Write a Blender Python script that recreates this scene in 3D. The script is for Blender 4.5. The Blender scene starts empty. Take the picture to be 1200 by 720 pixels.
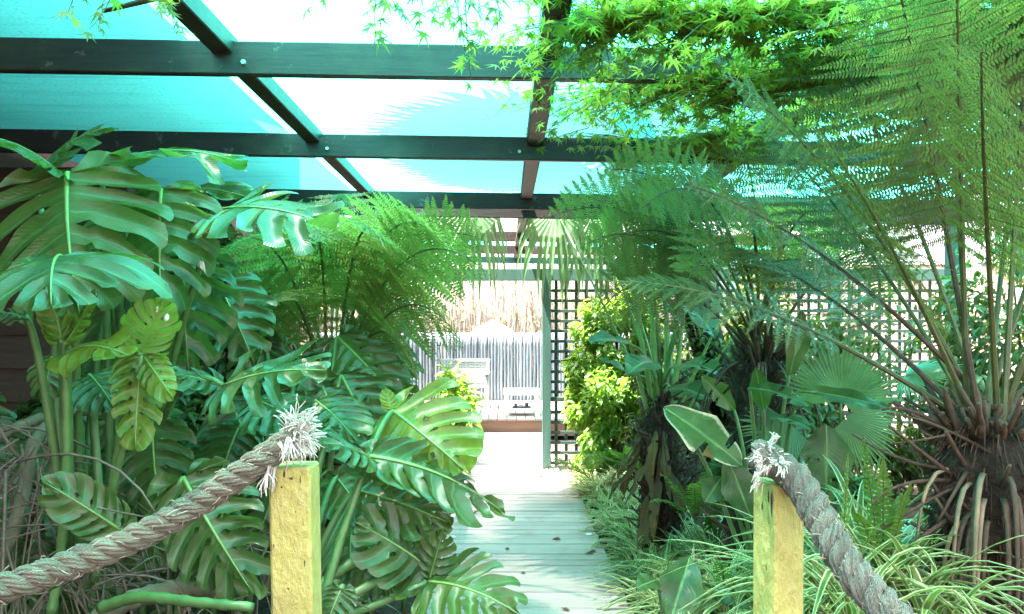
import bpy, math, random
import numpy as np
from mathutils import Matrix, Vector

# ------------------------------------------------------------------ camera, sky, sun, exposure
S = bpy.context.scene
COL = S.collection
EYE = 1.5
F, VX, VY = 867.0, 592.0, 390.0           # focal length and vanishing point, in photograph pixels
cam_d = bpy.data.cameras.new("camera")
cam = bpy.data.objects.new("camera", cam_d); COL.objects.link(cam)
cam.location = (0, 0, EYE); cam.rotation_euler = (math.radians(90), 0, 0)
cam_d.sensor_width = 36; cam_d.lens = F / 1200 * 36
cam_d.shift_x = (600 - VX) / 1200; cam_d.shift_y = -(360 - VY) / 1200
cam_d.clip_start = 0.02; cam_d.clip_end = 600
S.camera = cam

SUN = Vector((-0.32, -0.12, 1.0)).normalized()
elev = math.asin(SUN.z); azim = math.atan2(SUN.x, SUN.y)
wd = bpy.data.worlds.new("World"); S.world = wd; wd.use_nodes = True
wn = wd.node_tree.nodes; wl = wd.node_tree.links
sky = wn.new("ShaderNodeTexSky"); sky.sky_type = 'NISHITA'; sky.sun_disc = False
sky.sun_elevation = elev; sky.sun_rotation = azim
sky.dust_density = 5.0; sky.ozone_density = 0.6; sky.air_density = 1.0
hs = wn.new("ShaderNodeHueSaturation"); hs.inputs["Saturation"].default_value = 0.35
wl.new(sky.outputs[0], hs.inputs["Color"])
wl.new(hs.outputs[0], wn["Background"].inputs[0])
wn["Background"].inputs[1].default_value = 0.095
sun_d = bpy.data.lights.new("sun", 'SUN'); sun_d.energy = 5.0; sun_d.angle = math.radians(0.5)
sun_d.color = (1.0, 0.95, 0.87)
sun = bpy.data.objects.new("sun", sun_d); COL.objects.link(sun)
sun.rotation_euler = SUN.to_track_quat('Z', 'Y').to_euler()
S.view_settings.view_transform = 'Standard'; S.view_settings.look = 'None'
S.view_settings.gamma = 1.0; S.view_settings.use_curve_mapping = False
S.view_settings.exposure = 3.92
S.view_settings.use_white_balance = True            # the camera balanced for the green-blue shade
S.view_settings.white_balance_temperature = 6750; S.view_settings.white_balance_tint = 20
S.render.engine = 'CYCLES'
S.cycles.use_denoising = True
S.cycles.max_bounces = 10; S.cycles.diffuse_bounces = 4; S.cycles.transmission_bounces = 8
S.cycles.transparent_max_bounces = 12; S.cycles.glossy_bounces = 4
S.cycles.caustics_reflective = False; S.cycles.caustics_refractive = False
S.cycles.sample_clamp_indirect = 6.0

rng = np.random.default_rng(7)
A = np.array

def W(px, py, d):
    """the point of the place at depth d (metres in front of the camera)"""
    return A([(px - VX) / F * d, d, EYE - (py - VY) / F * d])

def nrm(v):
    v = np.asarray(v, float)
    return v / (np.linalg.norm(v, axis=-1, keepdims=True) + 1e-12)

# ------------------------------------------------------------------ mesh helpers
class MB:
    """collects vertices, polygons, uv and material indices and makes one mesh"""
    def __init__(s):
        s.V, s.P, s.U, s.n = [], [], [], 0
    def add(s, V, F_, uv=None, m=0):
        V = np.asarray(V, float).reshape(-1, 3)
        if uv is None: uv = np.zeros((len(V), 2))
        for f in (F_ if isinstance(F_, list) else [F_]):
            f = np.asarray(f, int)
            if len(f): s.P.append((f + s.n, m))
        s.V.append(V); s.U.append(np.asarray(uv, float).reshape(-1, 2)); s.n += len(V)
        return s
    def mesh(s, name, mats, smooth=True):
        V = np.concatenate(s.V); U = np.concatenate(s.U)
        me = bpy.data.meshes.new(name)
        loops = np.concatenate([p.ravel() for p, _ in s.P])
        tot = np.concatenate([np.full(len(p), p.shape[1]) for p, _ in s.P])
        mi = np.concatenate([np.full(len(p), m) for p, m in s.P])
        start = np.concatenate([[0], np.cumsum(tot)[:-1]])
        me.vertices.add(len(V)); me.vertices.foreach_set("co", V.astype(np.float32).ravel())
        me.loops.add(len(loops)); me.loops.foreach_set("vertex_index", loops.astype(np.int32))
        me.polygons.add(len(tot))
        me.polygons.foreach_set("loop_start", start.astype(np.int32))
        me.polygons.foreach_set("loop_total", tot.astype(np.int32))
        me.polygons.foreach_set("material_index", mi.astype(np.int32))
        me.polygons.foreach_set("use_smooth", np.full(len(tot), smooth))
        uvl = me.uv_layers.new(name="UVMap")
        uvl.data.foreach_set("uv", U[loops].astype(np.float32).ravel())
        me.update(calc_edges=True); me.validate()
        for m in (mats if isinstance(mats, (list, tuple)) else [mats]): me.materials.append(m)
        return me

def place(name, me, parent=None, label=None, cat=None, group=None, kind=None, loc=None, rotz=0, scale=1):
    o = bpy.data.objects.new(name, me); COL.objects.link(o)
    if parent is not None:
        o.parent = parent
        if parent.type == 'EMPTY': o.matrix_parent_inverse = Matrix.Translation(-Vector(parent.location))
    if loc is not None:
        o.location = loc; o.rotation_euler = (0, 0, rotz)
        o.scale = (scale,) * 3 if np.isscalar(scale) else scale
    if label: o["label"] = label
    if cat: o["category"] = cat
    if group: o["group"] = group
    if kind: o["kind"] = kind
    return o

def thing(name, label, cat, loc, group=None):
    o = bpy.data.objects.new(name, None); COL.objects.link(o)
    o.empty_display_size = 0.1; o.location = loc
    o["label"] = label; o["category"] = cat
    if group: o["group"] = group
    return o

def grid_faces(nu, nv, off=0):
    i, j = np.meshgrid(np.arange(nu - 1), np.arange(nv - 1), indexing='ij')
    a = (i * nv + j).ravel() + off
    return np.stack([a, a + nv, a + nv + 1, a + 1], 1)

def box_arr(x0, x1, y0, y1, z0, z1, bev=0.0):
    """a box; with bev its twelve edges are chamfered"""
    c = A([(x0 + x1) / 2, (y0 + y1) / 2, (z0 + z1) / 2]); h = A([(x1 - x0) / 2, (y1 - y0) / 2, (z1 - z0) / 2])
    if bev <= 0:
        V = A([[sx, sy, sz] for sx in (-1, 1) for sy in (-1, 1) for sz in (-1, 1)], float) * h + c
        Fq = A([[0, 1, 3, 2], [4, 6, 7, 5], [0, 4, 5, 1], [2, 3, 7, 6], [0, 2, 6, 4], [1, 5, 7, 3]])
        return V, [Fq]
    V = []; idx = {}
    for sx in (-1, 1):
        for sy in (-1, 1):
            for sz in (-1, 1):
                s = A([sx, sy, sz], float)
                for ax in range(3):
                    p = s * (h - bev); p[ax] = s[ax] * h[ax]
                    idx[(sx, sy, sz, ax)] = len(V); V.append(p + c)
    Q, T = [], []
    for ax in range(3):
        o1, o2 = [a for a in range(3) if a != ax]
        for s in (-1, 1):
            f = []
            for (a, b) in ((-1, -1), (1, -1), (1, 1), (-1, 1)):
                k = [0, 0, 0]; k[ax] = s; k[o1] = a; k[o2] = b
                f.append(idx[(*k, ax)])
            Q.append(f)
        for a in (-1, 1):
            for b in (-1, 1):
                k0 = [0, 0, 0]; k0[ax] = -1; k0[o1] = a; k0[o2] = b
                k1 = list(k0); k1[ax] = 1
                Q.append([idx[(*k0, o1)], idx[(*k1, o1)], idx[(*k1, o2)], idx[(*k0, o2)]])
    for sx in (-1, 1):
        for sy in (-1, 1):
            for sz in (-1, 1):
                T.append([idx[(sx, sy, sz, k)] for k in range(3)])
    return A(V), [A(Q), A(T)]

def fix_normals(me):
    import bmesh
    bm = bmesh.new(); bm.from_mesh(me); bmesh.ops.recalc_face_normals(bm, faces=bm.faces); bm.to_mesh(me); bm.free()
    return me

def box_mesh(name, mat, *dims, bev=0.004):
    V, Fs = box_arr(*dims, bev=bev)
    return fix_normals(MB().add(V, Fs, V[:, :2]).mesh(name, mat, smooth=False))

def frames(pts, up=(0, 0, 1)):
    pts = np.asarray(pts, float)
    T = nrm(np.gradient(pts, axis=0))
    N = np.zeros_like(pts)
    n = np.asarray(up, float)
    for i in range(len(pts)):
        n = n - T[i] * (n @ T[i])
        if np.linalg.norm(n) < 1e-4: n = np.cross(T[i], [1, 0.3, 0])
        n = n / np.linalg.norm(n); N[i] = n
    return T, N, np.cross(T, N)

def tube(pts, rad, sides=6, mb=None, m=0, flat=1.0, up=(0, 0, 1)):
    pts = np.asarray(pts, float); n = len(pts)
    rad = np.broadcast_to(np.asarray(rad, float), (n,))
    T, N, B = frames(pts, up)
    a = np.arange(sides) / sides * 2 * np.pi
    ring = N[:, None] * np.cos(a)[None, :, None] * flat + B[:, None] * np.sin(a)[None, :, None]
    V = pts[:, None] + ring * rad[:, None, None]
    i, j = np.meshgrid(np.arange(n - 1), np.arange(sides), indexing='ij')
    a0 = (i * sides + j).ravel(); a1 = (i * sides + (j + 1) % sides).ravel()
    Fq = np.stack([a0, a1, a1 + sides, a0 + sides], 1)
    caps = [np.arange(sides)[::-1][None], (np.arange(sides) + (n - 1) * sides)[None]]
    s = np.concatenate([[0], np.cumsum(np.linalg.norm(np.diff(pts, axis=0), axis=1))])
    uv = np.stack([np.broadcast_to(np.arange(sides) / sides, (n, sides)), np.broadcast_to(s[:, None], (n, sides))], -1)
    mb = mb or MB()
    mb.add(V, [Fq] + caps, uv, m)
    return mb

def bez(*P, n=12):
    t = np.linspace(0, 1, n)[:, None]
    P = [np.asarray(p, float) for p in P]
    while len(P) > 1: P = [a * (1 - t) + b * t for a, b in zip(P[:-1], P[1:])]
    return P[0]

def smooth_path(P, n=60):
    """Catmull-Rom through the points"""
    P = np.asarray(P, float)
    Q = np.concatenate([[2 * P[0] - P[1]], P, [2 * P[-1] - P[-2]]])
    t = np.linspace(0, len(P) - 1 - 1e-9, n); k = t.astype(int); u = (t - k)[:, None]
    a, b, c, d = Q[k], Q[k + 1], Q[k + 2], Q[k + 3]
    return 0.5 * ((2 * b) + (c - a) * u + (2 * a - 5 * b + 4 * c - d) * u ** 2 + (3 * b - a - 3 * c + d) * u ** 3)

# ------------------------------------------------------------------ materials
def new_mat(name):
    m = bpy.data.materials.new(name); m.use_nodes = True
    nt = m.node_tree; nt.nodes.clear()
    out = nt.nodes.new("ShaderNodeOutputMaterial")
    return m, nt, out

def N_(nt, t, **kw):
    n = nt.nodes.new("ShaderNode" + t)
    for k, v in kw.items():
        if k in n.inputs.keys(): n.inputs[k].default_value = v
        else: setattr(n, k, v)
    return n

def mixc(nt, fac, a, b, blend='MIX'):
    n = nt.nodes.new("ShaderNodeMix"); n.data_type = 'RGBA'; n.blend_type = blend
    for sock, v in ((n.inputs[0], fac), (n.inputs[6], a), (n.inputs[7], b)):
        if isinstance(v, bpy.types.NodeSocket): nt.links.new(v, sock)
        elif isinstance(v, (int, float)): sock.default_value = v
        else: sock.default_value = (*v, 1)
    return n.outputs[2]

def ramp(nt, sock, a, b, ca=(0, 0, 0), cb=(1, 1, 1)):
    n = nt.nodes.new("ShaderNodeValToRGB"); nt.links.new(sock, n.inputs[0])
    n.color_ramp.elements[0].position = a; n.color_ramp.elements[1].position = b
    n.color_ramp.elements[0].color = (*ca, 1); n.color_ramp.elements[1].color = (*cb, 1)
    return n.outputs[0]

def noise(nt, scale, detail=4, rough=0.6, coord="Object", vec_scale=None):
    tc = nt.nodes.new("ShaderNodeTexCoord")
    n = nt.nodes.new("ShaderNodeTexNoise")
    n.inputs["Scale"].default_value = scale; n.inputs["Detail"].default_value = detail; n.inputs["Roughness"].default_value = rough
    if vec_scale:
        mp = nt.nodes.new("ShaderNodeMapping"); mp.inputs["Scale"].default_value = vec_scale
        nt.links.new(tc.outputs[coord], mp.inputs[0]); nt.links.new(mp.outputs[0], n.inputs[0])
    else: nt.links.new(tc.outputs[coord], n.inputs[0])
    return n.outputs["Fac"]

def bump(nt, sock, strength, dist):
    b = nt.nodes.new("ShaderNodeBump"); b.inputs["Strength"].default_value = strength; b.inputs["Distance"].default_value = dist
    nt.links.new(sock, b.inputs["Height"]); return b.outputs[0]

def math_(nt, op, a, b=None):
    n = nt.nodes.new("ShaderNodeMath"); n.operation = op
    for k, v in enumerate((a, b)):
        if v is None: continue
        if isinstance(v, bpy.types.NodeSocket): nt.links.new(v, n.inputs[k])
        else: n.inputs[k].default_value = v
    return n.outputs[0]

def leaf_mat(name, col, trans, tf=0.35, rough=0.38, vein=None, vein_kind=None, margin=None, spec=0.5, brown=0.0, coord="Object", sheen=0.0, olive=True):
    """leaf: glossy upper skin plus light passing through; uv.x runs across, uv.y along a lobe or leaf"""
    if olive: col = (col[0] * (1.2 if vein_kind else 1.45), col[1] * .92, col[2] * .68)
    if olive: trans = (min(1, trans[0] * 1.3), trans[1] * .88, trans[2] * .75)
    m, nt, out = new_mat(name); L = nt.links
    oi = nt.nodes.new("ShaderNodeObjectInfo")
    n1 = noise(nt, 9, 3, coord=coord); n2 = noise(nt, 70, 2, coord=coord)
    dark = tuple(c * 0.62 for c in col); lite = (min(1, col[0] * 1.7), min(1, col[1] * 1.35), col[2] * 1.3)
    c = mixc(nt, ramp(nt, n1, 0.3, 0.75), dark, lite)
    c = mixc(nt, math_(nt, 'MULTIPLY', oi.outputs["Random"], 0.5), c, tuple(x * 0.6 for x in col))
    age = math_(nt, 'MULTIPLY', ramp(nt, oi.outputs["Random"], 0.72, 1.0), 0.55)
    c = mixc(nt, age, c, (min(1, col[0] * 1.9), col[1] * 1.5, col[2] * 0.9))
    t = mixc(nt, ramp(nt, n1, 0.3, 0.75), tuple(x * 0.75 for x in trans), tuple(min(1, x * 1.25) for x in trans))
    uv = nt.nodes.new("ShaderNodeUVMap"); sx = nt.nodes.new("ShaderNodeSeparateXYZ"); L.new(uv.outputs[0], sx.inputs[0])
    if vein_kind:
        d = math_(nt, 'ABSOLUTE', math_(nt, 'SUBTRACT', sx.outputs[0], 0.5))
        vf = ramp(nt, d, 0.015, 0.055, (1, 1, 1), (0, 0, 0))
        vf2 = math_(nt, 'MULTIPLY', vf, 0.75)
        c = mixc(nt, vf2, c, vein); t = mixc(nt, math_(nt, 'MULTIPLY', vf, 0.4), t, vein)
    if margin:
        d = math_(nt, 'ABSOLUTE', math_(nt, 'SUBTRACT', sx.outputs[0], 0.5))
        w = math_(nt, 'ADD', d, math_(nt, 'MULTIPLY', math_(nt, 'SUBTRACT', n2, 0.5), 0.10))
        mf = ramp(nt, w, margin[1], margin[1] + 0.05)
        c = mixc(nt, mf, c, margin[0]); t = mixc(nt, mf, t, tuple(min(1, x) for x in margin[0]))
    if brown:
        bf = ramp(nt, noise(nt, 5, 5, 0.7, coord=coord), 0.72 - brown, 0.78 - brown)
        c = mixc(nt, bf, c, (0.16, 0.085, 0.03)); t = mixc(nt, bf, t, (0.2, 0.1, 0.03))
    p = N_(nt, "BsdfPrincipled"); L.new(c, p.inputs["Base Color"])
    rr = math_(nt, 'ADD', math_(nt, 'MULTIPLY', n2, 0.22), rough - 0.11); L.new(rr, p.inputs["Roughness"])
    p.inputs["Specular IOR Level"].default_value = spec
    hgt = n2
    if vein_kind:                                             # fine secondary veins
        dd = math_(nt, 'ABSOLUTE', math_(nt, 'SUBTRACT', sx.outputs[0], 0.5))
        wv = math_(nt, 'SINE', math_(nt, 'MULTIPLY', math_(nt, 'ADD', sx.outputs[1], math_(nt, 'MULTIPLY', dd, -0.55)), 95.0))
        hgt = math_(nt, 'ADD', n2, math_(nt, 'MULTIPLY', wv, 0.45))
    nb = bump(nt, hgt, 0.16, 0.004); L.new(nb, p.inputs["Normal"])
    tr = N_(nt, "BsdfTranslucent"); L.new(t, tr.inputs["Color"])
    mx = N_(nt, "MixShader"); mx.inputs[0].default_value = tf
    L.new(p.outputs[0], mx.inputs[1]); L.new(tr.outputs[0], mx.inputs[2]); L.new(mx.outputs[0], out.inputs[0])
    return m

def wood_mat(name, a, b, rough=0.7, scale=(3, 3, 40), wear=None, bmp=0.4, var=0.4, spec=0.3, dirt=None, coord="Object", bd=0.006):
    m, nt, out = new_mat(name); L = nt.links
    oi = nt.nodes.new("ShaderNodeObjectInfo")
    g = noise(nt, 1.0, 6, 0.65, vec_scale=scale, coord=coord); g2 = noise(nt, 2.3, 5, 0.6, coord=coord)
    c = mixc(nt, ramp(nt, g, 0.3, 0.72), a, b)
    c = mixc(nt, math_(nt, 'MULTIPLY', oi.outputs["Random"], var), c, tuple(x * 0.55 for x in a))
    if wear:
        wf = ramp(nt, noise(nt, wear[1], 7, 0.72, coord=coord), wear[2], wear[2] + 0.06)
        c = mixc(nt, wf, c, wear[0])
    if dirt:
        c = mixc(nt, ramp(nt, g2, dirt[1], dirt[1] + 0.2), c, dirt[0])
    p = N_(nt, "BsdfPrincipled", Roughness=rough); L.new(c, p.inputs["Base Color"]); p.inputs["Specular IOR Level"].default_value = spec
    h = math_(nt, 'ADD', g, math_(nt, 'MULTIPLY', g2, 0.4))
    L.new(bump(nt, h, bmp, bd), p.inputs["Normal"])
    L.new(p.outputs[0], out.inputs[0])
    return m

def plain_mat(name, a, b, scale=8, rough=0.8, bmp=0.3, detail=6, dist=0.01):
    m, nt, out = new_mat(name)
    n = noise(nt, scale, detail, 0.65)
    p = N_(nt, "BsdfPrincipled", Roughness=rough); nt.links.new(mixc(nt, ramp(nt, n, 0.3, 0.7), a, b), p.inputs["Base Color"])
    nt.links.new(bump(nt, n, bmp, dist), p.inputs["Normal"]); nt.links.new(p.outputs[0], out.inputs[0])
    return m

M_MON = leaf_mat("monstera_leaf", (0.034, 0.105, 0.040), (0.14, 0.36, 0.07), 0.30, 0.33, spec=.6, vein=(0.09, 0.22, 0.08), vein_kind=1)
M_MONY = leaf_mat("monstera_young_leaf", (0.09, 0.22, 0.04), (0.30, 0.52, 0.08), 0.40, 0.30, vein=(0.2, 0.38, 0.10), vein_kind=1)
M_MRIB = plain_mat("monstera_midrib", (0.11, 0.23, 0.06), (0.17, 0.31, 0.09), 20, 0.45, 0.1)
M_PET = plain_mat("petiole_green", (0.05, 0.14, 0.04), (0.10, 0.22, 0.07), 14, 0.42, 0.15)
M_FERN = leaf_mat("fern_frond", (0.062, 0.160, 0.052), (0.25, 0.50, 0.12), 0.45, 0.5)
M_FERN2 = leaf_mat("fern_frond_bluish", (0.042, 0.105, 0.042), (0.19, 0.36, 0.09), 0.42, 0.45)
M_STIPE = plain_mat("fern_stipe", (0.045, 0.055, 0.018), (0.085, 0.10, 0.03), 25, 0.55, 0.3)
M_STIPEB = plain_mat("fern_stipe_brown", (0.042, 0.024, 0.015), (0.10, 0.060, 0.040), 30, 0.8, 0.5)
M_FIBRE = plain_mat("fern_trunk_fibre", (0.010, 0.007, 0.004), (0.045, 0.028, 0.017), 40, 0.9, 0.9, 8, 0.03)
M_DEAD = leaf_mat("dead_leaf", (0.12, 0.075, 0.04), (0.22, 0.14, 0.06), 0.2, 0.8, spec=0.1, olive=False)
M_STRAW = leaf_mat("dead_strap", (0.28, 0.24, 0.17), (0.3, 0.25, 0.15), 0.2, 0.8, spec=0.1, olive=False)
M_FAN = leaf_mat("fan_palm_leaf", (0.065, 0.165, 0.08), (0.2, 0.42, 0.12), 0.32, 0.40, olive=False)
M_BROAD = leaf_mat("broad_leaf", (0.028, 0.105, 0.045), (0.10, 0.36, 0.06), 0.28, 0.33, vein=(0.14, 0.30, 0.12), vein_kind=1, brown=0.06)
M_BROADV = leaf_mat("broad_leaf_scorched", (0.045, 0.15, 0.065), (0.14, 0.40, 0.08), 0.3, 0.4, vein=(0.2, 0.36, 0.16), vein_kind=1, margin=((0.55, 0.48, 0.32), 0.40), brown=0.10)
M_SPID = leaf_mat("spider_plant_leaf", (0.06, 0.18, 0.05), (0.22, 0.46, 0.10), 0.35, 0.40, margin=((0.55, 0.60, 0.34), 0.29))
M_SWORD = leaf_mat("sword_fern_leaf", (0.045, 0.15, 0.04), (0.16, 0.45, 0.06), 0.38, 0.5)
M_MAPLE = leaf_mat("maple_leaf", (0.065, 0.16, 0.035), (0.29, 0.50, 0.08), 0.52, 0.5)
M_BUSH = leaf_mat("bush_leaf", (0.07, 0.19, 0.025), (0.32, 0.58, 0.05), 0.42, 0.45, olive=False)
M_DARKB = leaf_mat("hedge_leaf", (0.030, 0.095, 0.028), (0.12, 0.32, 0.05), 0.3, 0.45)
M_BARK = plain_mat("maple_bark", (0.035, 0.03, 0.022), (0.09, 0.075, 0.05), 18, 0.85, 0.6)
M_ROOT = plain_mat("aerial_root", (0.07, 0.055, 0.04), (0.20, 0.16, 0.12), 22, 0.85, 0.5)
M_STEM = plain_mat("old_stem", (0.07, 0.085, 0.05), (0.17, 0.17, 0.11), 14, 0.75, 0.5)
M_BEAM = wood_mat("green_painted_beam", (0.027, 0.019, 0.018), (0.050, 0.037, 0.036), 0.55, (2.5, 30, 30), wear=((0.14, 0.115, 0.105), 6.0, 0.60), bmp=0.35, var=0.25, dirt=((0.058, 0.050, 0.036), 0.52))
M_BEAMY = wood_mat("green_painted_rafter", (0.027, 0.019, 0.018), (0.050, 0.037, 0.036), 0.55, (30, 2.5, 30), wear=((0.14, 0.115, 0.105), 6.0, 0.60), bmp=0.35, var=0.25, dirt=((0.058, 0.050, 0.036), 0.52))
M_GPOST = wood_mat("green_painted_post", (0.022, 0.075, 0.060), (0.05, 0.12, 0.10), 0.55, (30, 30, 2.5), bmp=0.3, var=0.2)
M_LATT = wood_mat("green_painted_lattice", (0.016, 0.040, 0.033), (0.035, 0.07, 0.058), 0.6, (20, 20, 20), bmp=0.2, var=0.3)
M_PLANK = wood_mat("weathered_boardwalk", (0.34, 0.265, 0.25), (0.50, 0.405, 0.385), 0.58, (2.2, 55, 20), wear=((0.56, 0.55, 0.53), 14.0, 0.66), bmp=0.7, var=0.42, dirt=((0.21, 0.185, 0.155), 0.55))
M_DECK = wood_mat("weathered_deck", (0.20, 0.165, 0.145), (0.30, 0.26, 0.235), 0.7, (50, 2, 20), bmp=0.3, var=0.25)
M_FASC = wood_mat("deck_fascia", (0.16, 0.10, 0.065), (0.24, 0.16, 0.11), 0.7, (2, 30, 30), bmp=0.3)
M_YEL = wood_mat("yellow_painted_post", (0.43, 0.42, 0.115), (0.57, 0.55, 0.205), 0.62, (40, 40, 22), wear=((0.24, 0.19, 0.08), 26.0, 0.655), bmp=1.0, bd=.016, var=0.1, dirt=((0.27, 0.25, 0.09), 0.49))
M_BOARD = wood_mat("brown_weatherboard", (0.060, 0.030, 0.022), (0.10, 0.055, 0.042), 0.6, (2, 20, 30), bmp=0.25, var=0.25)
M_ROOFM = plain_mat("roof_iron", (0.12, 0.12, 0.12), (0.18, 0.18, 0.18), 5, 0.5, 0.1)
M_CANE = wood_mat("bamboo_fence_cane", (0.075, 0.10, 0.115), (0.16, 0.195, 0.22), 0.6, (20, 20, 3), bmp=0.3, var=0.5)
M_REED = plain_mat("dry_reed", (0.15, 0.135, 0.10), (0.27, 0.245, 0.19), 3, 0.7, 0.1)
M_REEDL = leaf_mat("reed_leaf", (0.16, 0.155, 0.09), (0.19, 0.2, 0.1), 0.4, 0.6, spec=0.2, olive=False)
M_WHITE = wood_mat("white_painted_furniture", (0.72, 0.70, 0.67), (0.82, 0.80, 0.77), 0.5, (3, 30, 30), bmp=0.1, var=0.05)
M_TEAK = wood_mat("silvered_timber", (0.24, 0.235, 0.225), (0.36, 0.35, 0.335), 0.6, (3, 30, 30), bmp=0.3, var=0.25)
M_CANVAS = plain_mat("white_canvas", (0.75, 0.74, 0.72), (0.82, 0.81, 0.79), 6, 0.8, 0.1)
M_PINK = plain_mat("pink_render", (0.55, 0.38, 0.33), (0.66, 0.50, 0.45), 4, 0.8, 0.2)
M_METAL = plain_mat("light_disc", (0.6, 0.6, 0.58), (0.8, 0.8, 0.78), 30, 0.25, 0.05)
M_BOLT = plain_mat("galvanised_bolt", (0.3, 0.33, 0.3), (0.5, 0.52, 0.48), 60, 0.4, 0.2)
M_DARK = plain_mat("dark_paint_chip", (0.03, 0.026, 0.02), (0.06, 0.05, 0.035), 60, 0.8, 0.3)
M_BOOK = plain_mat("dark_tray", (0.03, 0.03, 0.035), (0.08, 0.08, 0.085), 20, 0.6, 0.2)
M_GROUND = plain_mat("mulch_ground", (0.022, 0.014, 0.009), (0.085, 0.058, 0.038), 26, 0.95, 1.0, 9, 0.04)
M_LITTER = leaf_mat("leaf_litter", (0.14, 0.085, 0.05), (0.14, 0.09, 0.05), 0.15, 0.85, spec=0.15, olive=False)

def rope_mat(name, a, b, c):
    m, nt, out = new_mat(name); L = nt.links
    uv = nt.nodes.new("ShaderNodeUVMap"); mp = nt.nodes.new("ShaderNodeMapping")
    L.new(uv.outputs[0], mp.inputs[0]); mp.inputs["Scale"].default_value = (5, 60, 1); mp.inputs["Rotation"].default_value = (0, 0, 0.5)
    wv = nt.nodes.new("ShaderNodeTexWave"); wv.inputs["Scale"].default_value = 1.2; wv.inputs["Distortion"].default_value = 5; wv.inputs["Detail"].default_value = 3
    L.new(mp.outputs[0], wv.inputs[0])
    n = noise(nt, 30, 6, 0.7)
    col = mixc(nt, ramp(nt, n, 0.28, 0.72), a, b)
    col = mixc(nt, ramp(nt, wv.outputs["Fac"], 0.1, 0.5, (1, 1, 1), (0, 0, 0)), col, c)
    p = N_(nt, "BsdfPrincipled", Roughness=0.9); L.new(col, p.inputs["Base Color"]); p.inputs["Specular IOR Level"].default_value = 0.15
    h = math_(nt, 'ADD', wv.outputs["Fac"], n); L.new(bump(nt, h, 1.0, 0.008), p.inputs["Normal"])
    L.new(p.outputs[0], out.inputs[0]); return m
M_ROPE = rope_mat("weathered_rope", (0.44, 0.45, 0.34), (0.70, 0.71, 0.58), (0.24, 0.225, 0.15))
M_ROPEG = rope_mat("grey_rope", (0.36, 0.38, 0.31), (0.66, 0.69, 0.61), (0.13, 0.135, 0.10))
M_FRAY = plain_mat("frayed_yarn", (0.40, 0.41, 0.36), (0.66, 0.66, 0.61), 40, 0.9, 0.3)
M_FUZZ = plain_mat("rope_fibre", (0.40, 0.36, 0.29), (0.58, 0.54, 0.46), 40, 0.9, 0.1)

def cloth_mat():
    m, nt, out = new_mat("teal_shade_cloth"); L = nt.links
    n = noise(nt, 0.9, 4, 0.6); n2 = noise(nt, 60, 2, 0.5, vec_scale=(60, 16, 1)); nx = noise(nt, 1.0, 2, 0.5, vec_scale=(55, 140, 1))
    c = mixc(nt, ramp(nt, n, 0.3, 0.7), (0.03, 0.53, 0.48), (0.045, 0.62, 0.56))
    c = mixc(nt, ramp(nt, nx, 0.58, 0.66), c, (0.025, 0.36, 0.34))
    fold = noise(nt, 1.0, 5, 0.6, vec_scale=(1.1, 13, 1)); c = mixc(nt, math_(nt, 'MULTIPLY', ramp(nt, fold, 0.50, 0.70), 0.42), c, (0.015, 0.30, 0.27))  # wrinkle shading painted into the cloth colour as darker streaks
    tr = N_(nt, "BsdfTranslucent"); L.new(c, tr.inputs[0])
    df = N_(nt, "BsdfDiffuse"); df.inputs[0].default_value = (0.02, 0.30, 0.28, 1)
    mx = N_(nt, "MixShader"); mx.inputs[0].default_value = 0.18
    L.new(tr.outputs[0], mx.inputs[1]); L.new(df.outputs[0], mx.inputs[2])
    tp = N_(nt, "BsdfTransparent")
    m2 = N_(nt, "MixShader"); m2.inputs[0].default_value = CLOTH_OPEN
    L.new(mx.outputs[0], m2.inputs[1]); L.new(tp.outputs[0], m2.inputs[2])
    L.new(m2.outputs[0], out.inputs[0]); return m
CLOTH_OPEN = 0.06
M_CLOTH = cloth_mat()

# ================================================================== THE SETTING
def ground():
    n = 90
    xs = np.concatenate([[-200, -60, -20], np.linspace(-8, 8, n), [20, 60, 200]])
    ys = np.concatenate([[-200, -60, -15], np.linspace(-4, 20, n), [40, 90, 250]])
    X, Y = np.meshgrid(xs, ys, indexing='ij')
    Z = -0.10 + 0.05 * np.sin(X * 3.1 + 1) * np.cos(Y * 2.3) + rng.normal(0, 0.012, X.shape)
    Z += 0.10 * np.clip(np.abs(X - 0.12) - 0.75, 0, 1.2)
    Z = np.where((np.abs(X) > 9) | (Y > 21) | (Y < -5), -0.10, Z)
    V = np.stack([X, Y, Z], -1)
    place("ground", MB().add(V, grid_faces(len(xs), len(ys))).mesh("ground", M_GROUND), kind="structure")
ground()

# ---- boardwalk: every plank a piece of its own
bw = bpy.data.objects.new("boardwalk_path", None); COL.objects.link(bw); bw.location = (0.12, 3, 0); bw["kind"] = "structure"
y = 2.2; k = 0
while y < 11.1:
    r = np.random.default_rng(100 + k)
    x0 = -0.45 + r.normal(0, 0.006); x1 = 0.69 + r.normal(0, 0.006)
    if y > 7.9: x1 = 0.60
    w = 0.1110
    nx = 12
    V, Fs = box_arr(x0, x1, y, y + w, -0.035, 0, bev=0.005)
    V = V + r.normal(0, 0.0012, V.shape); V[:, 2] += r.normal(0, 0.0018)
    pm = MB().add(V, Fs, V[:, :2]); a8 = np.arange(6) / 6 * 6.283; zt = V[:, 2].max()
    for sx in (-0.34, 0.56):
        for sy in (0.028, 0.086): pm.add(np.stack([sx + .0042 * np.cos(a8), y + sy + .0042 * np.sin(a8), np.full(6, zt + .0006)], 1), np.arange(6)[None], m=1)
    place("plank", fix_normals(pm.mesh("plank", [M_PLANK, M_DARK], smooth=False)), bw)
    y += 0.1225; k += 1
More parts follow.
